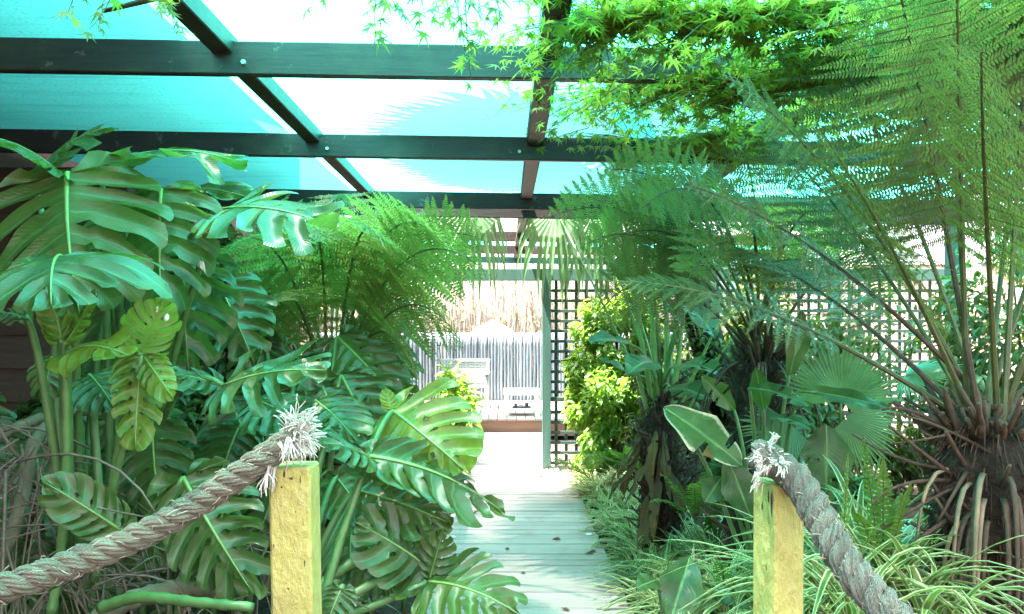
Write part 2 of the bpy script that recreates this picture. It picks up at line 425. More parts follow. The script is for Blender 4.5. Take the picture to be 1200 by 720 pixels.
for sx in (-0.36, 0.5):
    place("bearer", box_mesh("bearer", M_FASC, sx, sx + 0.09, 2.2, 11.1, -0.14, -0.038, bev=0), bw)

def path_light(px, py, tail):
    d = EYE * F / (py - VY); p = W(px, py, d)
    t = thing("path_light", "small round white light in the boardwalk " + tail, "path light", (p[0], p[1], 0.003), "lights set into the boardwalk edge")
    a = np.linspace(0, 2 * np.pi, 21)[:-1]
    prof = [(0.026, 0.003), (0.026, 0.006), (0.021, 0.009)]
    V = np.concatenate([np.stack([p[0] + r * np.cos(a), p[1] + r * np.sin(a), np.full(20, z)], 1) for r, z in prof])
    i = np.arange(20); Fq = np.concatenate([np.stack([i, (i + 1) % 20, (i + 1) % 20 + 20, i + 20], 1), np.stack([i + 20, (i + 1) % 20 + 20, (i + 1) % 20 + 40, i + 40], 1)])
    place("rim", MB().add(V, [Fq]).mesh("rim", M_METAL, False), t)
    V2 = np.concatenate([np.stack([p[0] + 0.0205 * np.cos(a), p[1] + 0.0205 * np.sin(a), np.full(20, 0.0085)], 1), [[p[0], p[1], 0.013]]])
    place("lens", MB().add(V2, np.stack([i, (i + 1) % 20, np.full(20, 20)], 1)).mesh("lens", M_CANVAS), t)
path_light(508, 705, "beside the lowest monstera leaf")
path_light(530, 630, "next to leaf litter")
path_light(690, 627, "along mid spider plants")
path_light(722, 702, "by the dark broad leaf")

# ---- raised deck beyond
DK = 0.20
dk = bpy.data.objects.new("deck_floor", None); COL.objects.link(dk); dk.location = (0, 11.2, 0); dk["kind"] = "structure"
x = -2.4; k = 0
while x < 3.4:
    place("plank", box_mesh("plank", M_DECK, x, x + 0.135, 11.14, 14.3, DK - 0.03, DK, bev=0.004), dk); x += 0.143
place("fascia_board", box_mesh("fascia_board", M_FASC, -2.4, 3.4, 11.165, 11.195, -0.06, DK - 0.033), dk)

# ---- pergola
def roof_z(x): return 2.60 - 0.016 * x
pg = thing("pergola", "dark green painted timber pergola roofing the boardwalk", "pergola", (0.2, 4.5, 0))
BY = [1.75, 3.2, 4.7, 6.58]
def cross(y, z0, z1, xa, xb, tilt=True, mat=M_BEAM, th=0.045):
    nseg = 14
    V, Fs = box_arr(xa, xb, y, y + th, z0, z1, bev=0.005)
    if tilt: V[:, 2] += -0.016 * V[:, 0]
    return place("crossbeam", fix_normals(MB().add(V, Fs).mesh("crossbeam", mat, False)), pg)
for y in BY: cross(y, 2.60, 2.745, -3.35, 4.2)
cross(6.98, 2.585, 2.70, -3.35, 4.2)
cross(8.9, 2.60, 2.72, -3.0, 4.2); cross(10.3, 2.60, 2.72, -3.0, 4.2); cross(11.9, 2.62, 2.72, -3.0, 4.2)
for xc, wd_ in ((-1.225, 0.092), (0.19, 0.105), (1.60, 0.10), (3.0, 0.09)):
    V, Fs = box_arr(xc - wd_ / 2, xc + wd_ / 2, 1.4, 12.2, 2.690, 2.775, bev=0.005); V[:, 2] += -0.016 * xc
    place("rafter", fix_normals(MB().add(V, Fs).mesh("rafter", M_BEAMY, False)), pg)
for (x, y) in ((-3.3, 6.58), (3.9, 3.2), (3.9, 6.58), (-1.62, 8.9), (3.9, 8.9), (-1.62, 11.9), (3.9, 11.9)):
    place("post", box_mesh("post", M_GPOST, x, x + 0.09, y - 0.1, y - 0.005, -0.2, 2.69), pg)
for bx, by in [(-1.13, 3.2), (0.10, 3.2), (-1.13, 4.7), (0.09, 4.7)]:
    a = np.linspace(0, 2 * np.pi, 9)[:-1]
    pts = A([[bx, by - 0.012, roof_z(bx) + 0.05], [bx, by + 0.002, roof_z(bx) + 0.05]])
    place("bolt", tube(pts, 0.011, 6, up=(1, 0, 0)).mesh("bolt", M_BOLT, False), pg)

# ---- shade cloth stretched over the rafters
def shade_cloth(name, x0, x1, y0, y1, label, z=2.79):
    nx, ny = 60, 60
    X, Y = np.meshgrid(np.linspace(x0, x1, nx), np.linspace(y0, y1, ny), indexing='ij')
    r = np.random.default_rng(int(y0 * 10))
    Z = z - 0.016 * X + 0.0
    for yb in BY: pass
    seg = np.sin(np.pi * np.clip((X + 2.55) / 1.39 % 1.0, 0, 1))
    Z = Z - 0.012 * 0 + 0.018 * seg * np.abs(np.sin(Y * 2.1 + 0.4))
    V = np.stack([X, Y, Z], -1)
    place(name, MB().add(V, grid_faces(nx, ny), V[..., :2].reshape(-1, 2)).mesh(name, M_CLOTH), label=label, cat="shade cloth")
shade_cloth("shade_cloth", -3.4, 4.1, 0.9, 6.9, "teal green shade cloth stretched over the pergola rafters")
shade_cloth("shade_cloth", -2.9, 4.1, 10.6, 12.1, "narrow teal shade cloth strip over the far end beyond the trellis header")

# ---- trellis screen and its header
tl = thing("trellis_screen", "dark green square lattice trellis screen with post and header", "trellis", (0.46, 8.2, 0))
place("post", box_mesh("post", M_GPOST, 0.41, 0.505, 8.14, 8.235, -0.15, 2.21), tl)
place("post", box_mesh("post", M_GPOST, 2.60, 2.69, 8.145, 8.235, -0.15, 2.07), tl)
place("post", box_mesh("post", M_GPOST, 4.90, 4.99, 8.145, 8.235, -0.15, 2.07), tl)
place("post", box_mesh("post", M_GPOST, -1.62, -1.53, 8.145, 8.235, -0.15, 2.07), tl)
place("header_beam", box_mesh("header_beam", M_GPOST, -1.64, 0.408, 8.15, 8.23, 2.075, 2.205), tl)
place("header_beam", box_mesh("header_beam", M_GPOST, 0.508, 5.0, 8.15, 8.23, 2.075, 2.205), tl)
place("rail", box_mesh("rail", M_LATT, 0.508, 4.89, 8.165, 8.215, 0.735, 0.79), tl)
x = 0.565
vs = box_mesh("slat", M_LATT, -0.017, 0.017, 8.196, 8.208, 0.02, 2.073, bev=0.002)
while x < 4.88:
    o = place("slat", vs, tl); o.location.x = x; o.location.y = 0.0; x += 0.112
z = 0.06; hsm = box_mesh("slat", M_LATT, 0.508, 4.89, 8.18, 8.1945, -0.017, 0.017, bev=0.002)
while z < 2.05:
    if abs(z - 0.76) > 0.05:
        o = place("slat", hsm, tl); o.location.z = z
    z += 0.112

# ---- cane fence behind the deck
fe = thing("cane_fence", "weathered grey fence of upright round canes behind the deck", "fence", (0, 14.2, 0))
x = -3.6; k = 0
while x < 4.6:
    r = np.random.default_rng(500 + k); rad = r.uniform(0.027, 0.036); h = 1.50 + r.normal(0, 0.005)
    x += rad
    zz = np.linspace(0.0, h, 7); pts = np.stack([x + r.normal(0, 0.004, 7), 14.2 + r.normal(0, 0.006) + 0 * zz, zz], 1)
    rr = rad * (1 + 0.05 * r.normal(0, 1, 7))
    place("cane", tube(pts, rr, 7, up=(0, 1, 0)).mesh("cane", M_CANE), fe); x += rad - 0.003; k += 1
for z in (0.45, 1.25): place("rail", box_mesh("rail", M_CANE, -3.6, 4.6, 14.25, 14.30, z, z + 0.07), fe)

# ---- reeds beyond the fence
def reeds():
    mb = MB(); r = np.random.default_rng(31)
    for i in range(900):
        x = r.uniform(-5.5, 7); y = r.uniform(15.0, 18.5); h = r.uniform(2.4, 4.4) if r.random() < .8 else r.uniform(1.2, 2.6)
        l = r.normal(0, 0.18, 2)
        pts = bez([x, y, 0], [x + l[0] * .3, y, h * .6], [x + l[0], y + l[1], h], n=5)
        tube(pts, np.linspace(0.017, 0.006, 5), 4, mb, 0)
        for q in range(4):
            t = r.uniform(0.35, 1); p = pts[min(4, int(t * 4))]; a = r.uniform(0, 6.28); ln = r.uniform(.25, .5)
            d = A([math.cos(a), math.sin(a), .6]); s = nrm(np.cross(d, [0, 0, 1])) * 0.012
            e = p + d * ln * .6 - A([0, 0, 0]); e2 = p + d * ln + A([0, 0, -.25 * ln])
            mb.add([p - s, p + s, e + s, e - s, e2], [A([[0, 1, 2, 3]]), A([[3, 2, 4]])], m=1)
    place("reeds", mb.mesh("reeds", [M_REED, M_REEDL]), label="pale dry reeds standing beyond the cane fence", cat="reeds", kind="stuff")
reeds()

# ---- pink rendered wall beyond the trellis
pw = thing("garden_wall", "pale pink rendered wall seen through the trellis squares", "wall", (5.2, 11.6, 0))
place("wall", box_mesh("wall", M_PINK, 2.9, 9.0, 11.5, 11.72, -0.2, 2.55), pw)
place("coping", box_mesh("coping", M_CANVAS, 2.86, 9.04, 11.46, 11.76, 2.553, 2.62), pw)
for x in (2.9, 5.0, 7.0): place("pier", box_mesh("pier", M_PINK, x, x + 0.35, 11.42, 11.497, -0.2, 2.55), pw)

# ---- house with brown weatherboards beside the monstera
hz = thing("weatherboard_house", "brown weatherboard house wall behind the tall monstera", "house", (-3.4, 5.0, 0))
z = -0.1
while z < 2.55:
    V, Fs = box_arr(-3.45, -2.6, 5.0, 5.022, z, z + 0.232, bev=0.003)
    V[:, 1] -= 0.018 * (1 - (V[:, 2] - z) / 0.232)
    place("weatherboard", fix_normals(MB().add(V, Fs).mesh("weatherboard", M_BOARD, False)), hz); z += 0.226
place("corner_board", box_mesh("corner_board", M_BOARD, -2.597, -2.54, 4.975, 5.06, -0.1, 2.55), hz)
place("wall", box_mesh("wall", M_BOARD, -3.46, -2.6, 5.025, 6.2, -0.1, 2.55, bev=0), hz)
place("side_wall", box_mesh("side_wall", M_BOARD, -9.0, -3.5, -6.0, 12.6, -0.1, 4.45, bev=0), hz)
V, Fs = box_arr(-9.3, -2.0, -6.4, 12.9, 4.50, 4.62, bev=0.01); V[:, 2] += 0.30 * np.clip(-2.0 - V[:, 0], 0, 9)
place("roof", fix_normals(MB().add(V, Fs).mesh("roof", M_ROOFM, False)), hz)

# ---- white table and slatted chair on the deck
ft = thing("garden_table", "low white table with an under-shelf standing on the sunny deck", "table", (0.25, 11.75, DK))
xa, xb, ya, yb = -0.02, 0.535, 11.52, 11.95
place("table_top", box_mesh("table_top", M_WHITE, xa - 0.01, xb + 0.01, ya - 0.01, yb + 0.01, DK + 0.325, DK + 0.405), ft)
for lx in (xa, xb - 0.075):
    for ly in (ya, yb - 0.075): place("leg", box_mesh("leg", M_WHITE, lx, lx + 0.075, ly, ly + 0.075, DK, DK + 0.323), ft)
place("shelf", box_mesh("shelf", M_WHITE, xa + 0.077, xb - 0.077, ya + 0.01, yb - 0.01, DK + 0.09, DK + 0.115), ft)
mg = thing("tray", "small dark tray of things on the white table's shelf", "tray", (0.27, 11.65, DK + 0.116))
place("base", box_mesh("base", M_BOOK, 0.12, 0.40, 11.56, 11.8, DK + 0.1165, DK + 0.135), mg)
for i, (tx, tw, th) in enumerate(((0.14, .05, .05), (.21, .08, .035), (.31, .06, .06))):
    place("pot", box_mesh("pot", M_BOOK if i != 1 else M_BOLT, tx, tx + tw, 11.6, 11.7, DK + 0.1355, DK + 0.136 + th), mg)
ch = thing("garden_chair", "pale grey slatted timber armchair on the deck against the cane fence", "chair", (-0.65, 12.9, DK))
cx0, cx1 = -1.15, -0.28
for lx in (cx0, cx1 - 0.06):
    place("leg", box_mesh("leg", M_TEAK, lx, lx + 0.06, 12.55, 12.61, DK, DK + 0.58), ch)
    place("leg", box_mesh("leg", M_TEAK, lx, lx + 0.06, 13.2, 13.26, DK, DK + 0.78), ch)
    place("armrest", box_mesh("armrest", M_TEAK, lx - 0.01, lx + 0.07, 12.52, 13.197, DK + 0.583, DK + 0.61), ch)
for k in range(7): place("seat_slat", box_mesh("seat_slat", M_TEAK, cx0 + .062, cx1 - .062, 12.56 + k * .09, 12.635 + k * .09, DK + .36, DK + .382), ch)
for k in range(7): place("back_slat", box_mesh("back_slat", M_TEAK, cx0 + .062, cx1 - .062, 13.215, 13.237, DK + .40 + k * .055, DK + .44 + k * .055), ch)
place("top_rail", box_mesh("top_rail", M_TEAK, cx0 - .01, cx1 + .01, 13.2, 13.255, DK + .783, DK + .83), ch)
um = thing("garden_umbrella", "white canvas umbrella peeking over the cane fence", "umbrella", (-0.24, 14.8, 0))
a = np.linspace(0, 2 * np.pi, 9)[:-1]; c = A([-0.24, 14.85, 0])
ring = lambda r, z: np.stack([c[0] + r * np.cos(a), c[1] + r * .8 * np.sin(a), np.full(8, z)], 1)
V = np.concatenate([ring(0.40, 1.44), ring(0.40, 1.53), ring(0.2, 1.66), ring(0.02, 1.76)]); i = np.arange(8)
place("canopy", MB().add(V, [np.concatenate([np.stack([i + 8 * q, (i + 1) % 8 + 8 * q, (i + 1) % 8 + 8 * q + 8, i + 8 * q + 8], 1) for q in range(3)])]).mesh("canopy", M_CANVAS, False), um)
place("pole", tube(A([[c[0], c[1], 0], [c[0], c[1], 1.75]]), 0.02, 8, up=(1, 0, 0)).mesh("pole", M_WHITE), um)

# ================================================================== PLANT GENERATORS
def orient(V, P, T, Nn):
    """local (x along the tip, y across, z normal) to the place"""
    X = nrm(T); Z = nrm(np.asarray(Nn, float) - X * (np.asarray(Nn, float) @ X)); Y = np.cross(Z, X)
    return np.asarray(P) + V[..., :1] * X + V[..., 1:2] * Y + V[..., 2:3] * Z

def bend(V, droop, fold, side_wave=0.0, seed=0, L=1.0):
    x, y, z = V[..., 0], V[..., 1], V[..., 2]
    r = np.random.default_rng(seed); ph = r.uniform(0, 6.28, 4)
    z = z + side_wave * L * (np.sin(x / L * 7 + ph[0] + y / L * 3) * (np.abs(y) / L) * 1.6 + 0.35 * np.sin(y / L * 9 + ph[1]) * np.abs(y) / L)
    k = fold / L
    if abs(k) > 1e-4:
        s = np.sign(y); ay = np.abs(y)
        z = z - (1 - np.cos(k * ay)) / k; y = s * np.sin(k * ay) / k
    d = droop / L
    if abs(d) > 1e-4:
        ang = d * x; x2 = np.sin(ang) / d; z2 = -(1 - np.cos(ang)) / d
        x, z = x2 + z * np.sin(ang), z2 + z * np.cos(ang)
    return np.stack([x, y, z], -1)

def monstera_blade(L, seed, width=1.0, nl=7, split=1.0, holes=1.0):
    """a heart-shaped blade with deep side splits and holes beside the midrib, x from the petiole to the tip"""
    r = np.random.default_rng(seed); mb = MB(); NW, NV = 5, 15
    w = np.linspace(0, 1, NW)[:, None]; v = np.linspace(0, 1, NV)[None, :]
    for side in (1, -1):
        edges = np.linspace(0, 1, nl + 1); edges[1:-1] += r.normal(0, 0.012, nl - 1)
        v0 = r.uniform(0.30, 0.62, nl + 1); op = r.uniform(0.30, 0.72, nl + 1) * split * (r.random(nl + 1) < .88)
        v0[-2] = max(v0[-2], .6)
        hc = r.uniform(0.17, 0.30, nl + 1); hw = r.uniform(0.05, 0.10, nl + 1); ho = r.uniform(0.15, 0.5, nl + 1) * (r.random(nl + 1) < 0.75) * holes
        def gap(k):
            if k == 0 or k == nl: return 0 * v
            g = op[k] * np.clip((v - v0[k]) / (1 - v0[k]), 0, 1) ** 0.75
            g = g * (1 - 0.5 * np.clip((v - .75) / .25, 0, 1))
            hole = ho[k] * np.clip(1 - ((v - hc[k]) / hw[k]) ** 2, 0, 1)
            return np.maximum(g, hole)
        for k in range(nl):
            ga, gb = gap(k) * 0.5, gap(k + 1) * 0.5
            ww = ga + (1 - ga - gb) * w
            t = edges[k] + (edges[k + 1] - edges[k]) * ww
            lob = r.uniform(0.86, 1.05); hang_ = r.normal(0.03, 0.05)
            th = np.radians(168 * (1 - t) ** 1.32)
            R = np.where(np.cos(th) > 0, 1 / np.sqrt((np.cos(th) / .66) ** 2 + (np.sin(th) / (.50 * width)) ** 2), 1 / np.sqrt((np.cos(th) / .52) ** 2 + (np.sin(th) / (.50 * width)) ** 2))
            ox = 0.34 + R * np.cos(th) * lob; oy = R * np.sin(th) * lob
            # rounded lobe ends
            endr = 1 - 0.05 * (2 * np.abs(w - .5)) ** 2.4 * (1 + 0 * v)
            mx_ = np.clip((t - 0.22) / 0.78, 0, 1) ** 1.15 * 0.93 + 0.05 * np.clip((t - .93) / .07, 0, 1)
            # vein curve from midrib to margin, sweeping towards the tip
            cx_ = mx_ + (ox - mx_) * 0.22; cy_ = oy * 0.62
            vv = v * endr
            X = (1 - vv) ** 2 * mx_ + 2 * vv * (1 - vv) * cx_ + vv ** 2 * ox
            Y = 2 * vv * (1 - vv) * cy_ + vv ** 2 * oy + 0.006
            Z = 0.045 * np.sin(np.pi * w) * np.sin(np.pi * np.clip(v * 1.05, 0, 1)) * -1 + 0.02 * v - hang_ * v ** 2
            V = np.stack([X * L, side * Y * L, Z * L + 0 * X], -1)
            uv = np.stack([w + 0 * v, v + 0 * w], -1)
            f = grid_faces(NW, NV)
            if side < 0: f = f[:, ::-1]
            mb.add(V, f, uv, 0)
    return mb

def monstera_leaf(parent, P, tip, normal, base=None, seed=0, width=1.0, droop=0.5, fold=0.5, wave=0.05, young=False, split=1.0, mid=None, prad=0.011, nl=8, Lf=1.0, label=None):
    P = np.asarray(P, float); tip = np.asarray(tip, float)
    L = np.linalg.norm(tip - P) * (1 + 0.05 * droop) * Lf
    mb = monstera_blade(L, seed, width, nl, split)
    mb.V = [bend(V, droop, fold, wave, seed, L) for V in mb.V]
    # midrib
    n = 12; xs = np.linspace(-0.005, 0.96, n) * L
    rp = np.stack([xs, 0 * xs, 0 * xs + 0.004 * L], -1)
    rp = bend(rp[None], droop, fold, 0, seed, L)[0]
    tube(rp, np.linspace(0.017, 0.003, n) * L, 6, mb, 1, flat=.5)
    ch_dir = bend(A([[[L, 0.0, 0]]]), droop, fold, 0, seed, L)[0, 0]
    # rotate so that the bent tip lies on the asked tip
    X = nrm(tip - P); ang = math.atan2(-ch_dir[2], ch_dir[0])
    Nn = np.asarray(normal, float); Z = nrm(Nn - X * (Nn @ X)); 
    X2 = X * math.cos(ang) + Z * math.sin(ang); Z2 = -X * math.sin(ang) + Z * math.cos(ang)
    mb.V = [orient(V, P, X2, Z2) for V in mb.V]
    o = place("leaf", mb.mesh("leaf", [M_MONY if young else M_MON, M_MRIB]), parent, label=label)
    if base is not None:
        base = np.asarray(base, float)
        c = mid if mid is not None else base * 0.35 + P * 0.65 + A([0, 0, 0.22 * np.linalg.norm(P - base)])
        pts = bez(base, c, P - X2 * 0.015, P + X2 * 0.004, n=14) if mid is None else bez(base, c, P, n=14)
        place("petiole", tube(pts, np.linspace(prad * 1.5, prad * 0.8, 14), 7).mesh("petiole", M_PET), o)
    return o

def fern_frond(parent, P0, P1, P2, width, npin=28, nsub=22, seed=0, mat=None, droop=0.25, start=0.22, pin_len=0.62, rad=0.012, stipe=None, up=(0, 0, 1), rise=0.0, name="frond", twist=0.0):
    """a twice-divided frond along a curve P0-P1-P2: pinnae on both sides, each a comb of pinnules"""
    r = np.random.default_rng(seed); mat = mat or M_FERN
    ctr = bez(P0, P1, P2, n=40); T, N, B = frames(ctr, up)
    if twist:
        ca, sa = math.cos(twist), math.sin(twist); N, B = N * ca + B * sa, B * ca - N * sa
    t = np.linspace(start, 0.995, npin); fi = t * 39; i0 = np.clip(fi.astype(int), 0, 38); u = (fi - i0)[:, None]
    lerp = lambda Q: Q[i0] * (1 - u) + Q[i0 + 1] * u
    C, Tt, Nt, Bt = lerp(ctr), nrm(lerp(T)), nrm(lerp(N)), nrm(lerp(B))
    q = (t - start) / (1 - start)
    ln = width * np.minimum(1, 0.45 + 2.6 * q) * np.clip(1 - q ** 2.1, 0.03, 1) ** 0.85      # pinna length
    mb = MB(); sgn = A([1., -1.])
    al = np.radians(5 + 16 * q)[:, None] + r.normal(0, 0.05, (npin, 2))
    D = Bt[:, None] * sgn[None, :, None] * np.cos(al)[..., None] + Tt[:, None] * np.sin(al)[..., None] + Nt[:, None] * (0.03 + rise + r.normal(0, 0.08, (npin, 2)))[..., None]
    D = nrm(D)                                                              # (np,2,3)
    Lp = ln[:, None] * r.uniform(0.92, 1.06, (npin, 2))
    s = (np.arange(nsub) + 0.6) / nsub
    dr = droop * r.uniform(0.7, 1.3, (npin, 2))
    def axis(ss):                                                           # (np,2,k,3)
        a = C[:, None, None] + D[:, :, None] * (Lp[..., None] * ss)[..., None]
        a = a + A([0, 0, -1.]) * (dr[..., None] * Lp[..., None] * ss ** 2)[..., None]
        a = a + Tt[:, None, None] * (0.08 * Lp[..., None] * ss ** 2)[..., None]
        return a
    ax = axis(s)
    dax = nrm(D[:, :, None] + A([0, 0, -1.]) * (2 * dr[..., None] * s)[..., None])
    crossd = nrm(np.cross(np.cross(dax, Nt[:, None, None] + 0 * dax), dax))  # the pinna's own normal
    lat = np.cross(dax, crossd)
    flen = np.linalg.norm(np.diff(ctr, axis=0), axis=1).sum() * (1 - start) / npin
    pl = (pin_len * flen * np.minimum(1, Lp / (width * .35)))[..., None] * np.clip(1 - s ** 1.8, 0.06, 1) ** 0.8 * (0.8 + 0.2 * np.minimum(1, s * 6))
    hw = (Lp / nsub)[..., None] * 0.39 + 0 * s
    quads = []
    for ps in (1, -1):
        tipd = nrm(lat * ps + dax * 0.38 + crossd * r.normal(0.0, 0.16, ax.shape[:3])[..., None])
        b0 = ax - dax * hw[..., None]; b1 = ax + dax * hw[..., None]
        m0 = ax + tipd * (pl * 0.6)[..., None]
        e = ax + tipd * pl[..., None] - crossd * (pl * 0.18)[..., None]
        V = np.stack([b0, b1, m0 + dax * (hw * .8)[..., None], e + dax * (hw * .25)[..., None], m0 - dax * (hw * .8)[..., None]], -2)
        quads.append(V.reshape(-1, 5, 3))
    V = np.concatenate(quads); n = len(V); k = np.arange(n)[:, None] * 5
    mb.add(V.reshape(-1, 3), [k + A([[0, 1, 2, 4]]), k + A([[4, 2, 3]])], m=0)
    # pinna midribs
    ss = np.linspace(0, 0.97, 5); axm = axis(ss); 
    lat5 = np.broadcast_to(Tt[:, None, None], axm.shape); wd5 = 0.0022 * (1 - 0.7 * ss)
    Va = axm + lat5 * wd5[None, None, :, None]; Vb = axm - lat5 * wd5[None, None, :, None]
    Vm = np.stack([Va, Vb], -2).reshape(-1, 2, 3)
    m_ = npin * 2; g = (np.arange(m_)[:, None] * 5 + np.arange(4)[None]).ravel() * 2
    mb.add(Vm.reshape(-1, 3) + A([0, 0, .001]), np.stack([g, g + 1, g + 3, g + 2], 1), m=1)
    tube(ctr, np.linspace(rad, rad * 0.18, 40), 6, mb, 1)
    return place(name, mb.mesh(name, [mat, stipe or M_STIPE], smooth=False), parent)

def fan_leaf(parent, P, tip, normal, base=None, nseg=36, spread=200, seed=0, droop=0.5, hang=0.0, mat=None, join=0.6, prad=0.01, mid=None, blade_name="leaf"):
    """a pleated fan: segments joined near the stalk, free and drooping at their tips"""
    r = np.random.default_rng(seed); P = np.asarray(P, float); L = np.linalg.norm(np.asarray(tip) - P)
    rs = A([0.03, 0.2, 0.42, join, 0.74, 0.88, 1.0]); hwf = A([1, 1, 1, 1, .78, .45, .04])
    an = np.radians(np.linspace(-spread / 2, spread / 2, nseg + 1)); mb = MB(); mats = [mat or M_FAN]
    V = np.zeros((nseg, len(rs), 3, 3))
    X = nrm(np.asarray(tip) - P); Nn = np.asarray(normal, float); Z = nrm(Nn - X * (Nn @ X)); Y = np.cross(Z, X)
    for i in range(nseg):
        a0, a1 = an[i], an[i + 1]; am = (a0 + a1) / 2; ha = (a1 - a0) / 2
        ll = L * (1 - 0.22 * abs(am / np.radians(spread / 2)) ** 2) * r.uniform(0.93, 1.04)
        kink = r.normal(0, 0.04); hg = hang * r.uniform(0.5, 1.3)
        for j, rr in enumerate(rs):
            rad_ = rr * ll; h = math.tan(ha) * min(rr, join) * ll * hwf[j]
            free = max(0, rr - join) / (1 - join)
            am2 = am + kink * free
            dirv = X * math.cos(am2) + Y * math.sin(am2); perp = -X * math.sin(am2) + Y * math.cos(am2)
            p = P + dirv * rad_ - Z * (droop * 0.35 * ll * rr ** 2) + A([0, 0, -1]) * hg * ll * free ** 1.5 - dirv * hg * .6 * ll * free ** 1.5
            V[i, j, 0] = p - perp * h; V[i, j, 1] = p - Z * h * 0.55; V[i, j, 2] = p + perp * h
    f = []
    for i in range(nseg):
        for j in range(len(rs) - 1):
            for c_ in (0, 1):
                b = (i * len(rs) + j) * 3 + c_; f.append([b, b + 1, b + 4, b + 3])
    mb.add(V, A(f))
    o = place(blade_name, mb.mesh("leaf", mats, smooth=False), parent)
    if base is not None:
        base = np.asarray(base, float); c = mid if mid is not None else (base + P) / 2 + A([0, 0, .12])
        place("petiole", tube(bez(base, c, P + X * 0.01, n=10), np.linspace(prad * 1.3, prad * .8, 10), 6, flat=.6).mesh("petiole", M_PET), o)
    return o

def broad_leaf(parent, P, tip, normal, base=None, width=0.34, seed=0, droop=0.5, fold=0.4, wave=0.06, mat=None, tears=2, prad=0.009, mid=None, shape=0.42, name="leaf", label=None):
    """a paddle leaf with a folded midrib, a wavy edge and a few tears"""
    r = np.random.default_rng(seed); P = np.asarray(P, float); L = np.linalg.norm(np.asarray(tip) - P) * (1 + .04 * droop)
    nx, ny = 22, 5; mb = MB(); t = np.linspace(0, 1, nx)[:, None]
    hw = width * L * 0.5 * np.clip(t / shape, 0, 1) ** .6 * np.clip((1 - t) / (1 - shape), 0, 1) ** .62 * 1.02 + 0.002 * L
    for side in (1, -1):
        w = np.linspace(0, 1, ny)[None]
        X = t * L + 0.13 * L * w ** 1.2 * hw / (width * L) - 0.04 * L * w
        Y = side * hw * w; Z = 0.20 * hw * w ** 1.1 + 0 * t
        V = np.stack([X + 0 * Y, Y, Z], -1)
        V[..., 2] += 0.02 * L * np.sin(t * 16 + r.uniform(0, 6)) * w ** 1.5
        rows = np.arange(nx - 1); cut = set(r.choice(np.arange(4, nx - 3), tears, replace=False).tolist()) if tears else set()
        V2 = V.copy(); f = grid_faces(nx, ny).reshape(nx - 1, ny - 1, 4)
        uv = np.stack([0.5 + side * 0.5 * (w + 0 * t), t + 0 * w], -1)
        base_n = mb.n
        if side < 0: f = f[..., ::-1]
        for c_ in cut:                                       # a tear: shift the outer points of one row back
            V2[c_, 2:, 0] -= L / nx * 0.75 * np.linspace(.3, 1, ny - 2); V2[c_, 2:, 2] -= 0.012 * L
        keep = [f[i] if i not in cut else f[i][:1] for i in range(nx - 1)]
        mb.add(V2, np.concatenate(keep), uv, 0)
    mb.V = [bend(V, droop, fold, wave, seed, L) for V in mb.V]
    rp = np.stack([np.linspace(-.01, .97, 10) * L, np.zeros(10), np.full(10, -0.002 * L)], -1); rp = bend(rp[None], droop, fold, 0, seed, L)[0]
    tube(rp, np.linspace(.013, .003, 10) * L, 5, mb, 1)
    ch_ = bend(A([[[L, 0., 0]]]), droop, fold, 0, seed, L)[0, 0]; ang = math.atan2(-ch_[2], ch_[0])
    X = nrm(np.asarray(tip) - P); Nn = np.asarray(normal, float); Z = nrm(Nn - X * (Nn @ X))
    X2 = X * math.cos(ang) + Z * math.sin(ang); Z2 = -X * math.sin(ang) + Z * math.cos(ang)
    mb.V = [orient(V, P, X2, Z2) for V in mb.V]
    o = place(name, mb.mesh(name, [mat or M_BROAD, M_STIPEB if mat is M_DEAD else M_MRIB]), parent, label=label)
    if base is not None:
        base = np.asarray(base, float); c = mid if mid is not None else base * .4 + P * .6 + A([0, 0, .25 * np.linalg.norm(P - base)])
        place("petiole", tube(bez(base, c, P, n=12), np.linspace(prad * 1.5, prad * .8, 12), 7).mesh("petiole", M_PET), o)
    return o

def strap_clump(name, seed, nleaf=34, length=0.42, width=0.017, mats=None, spread=1.0):
    r = np.random.default_rng(seed); mb = MB(); ns = 8; s = np.linspace(0, 1, ns)
    for i in range(nleaf):
        a = r.uniform(0, 6.28); l = length * r.uniform(.6, 1.25); el = r.uniform(.45, 1.35); w = width * r.uniform(.7, 1.2)
        g = r.uniform(.5, 1.4) * spread
        hx = s * l * math.cos(el) + 0.28 * l * s ** 2 * g; hz_ = s * l * math.sin(el) - g * 0.62 * l * s ** 2.2
        off = r.normal(0, .02, 2); tw = r.normal(0, .25)
        d = A([math.cos(a), math.sin(a)]); p = A([-d[1], d[0]])
        ctr = np.stack([off[0] + d[0] * hx + p[0] * tw * l * s ** 2 * .5, off[1] + d[1] * hx + p[1] * tw * l * s ** 2 * .5, np.maximum(hz_, 0.004 - .1)], -1)
        hw = w * .5 * np.clip(1 - s ** 3, .02, 1) * (.6 + .4 * np.minimum(1, s * 5))
        side = A([p[0], p[1], 0]); 
        V = np.stack([ctr - side * hw[:, None] + A([0, 0, .35]) * hw[:, None], ctr, ctr + side * hw[:, None] + A([0, 0, .35]) * hw[:, None]], 1)
        uv = np.stack([np.broadcast_to(A([0, .5, 1.]), (ns, 3)), np.broadcast_to(s[:, None], (ns, 3))], -1)
        mb.add(V, grid_faces(ns, 3), uv)
    return mb.mesh(name, mats or M_SPID)

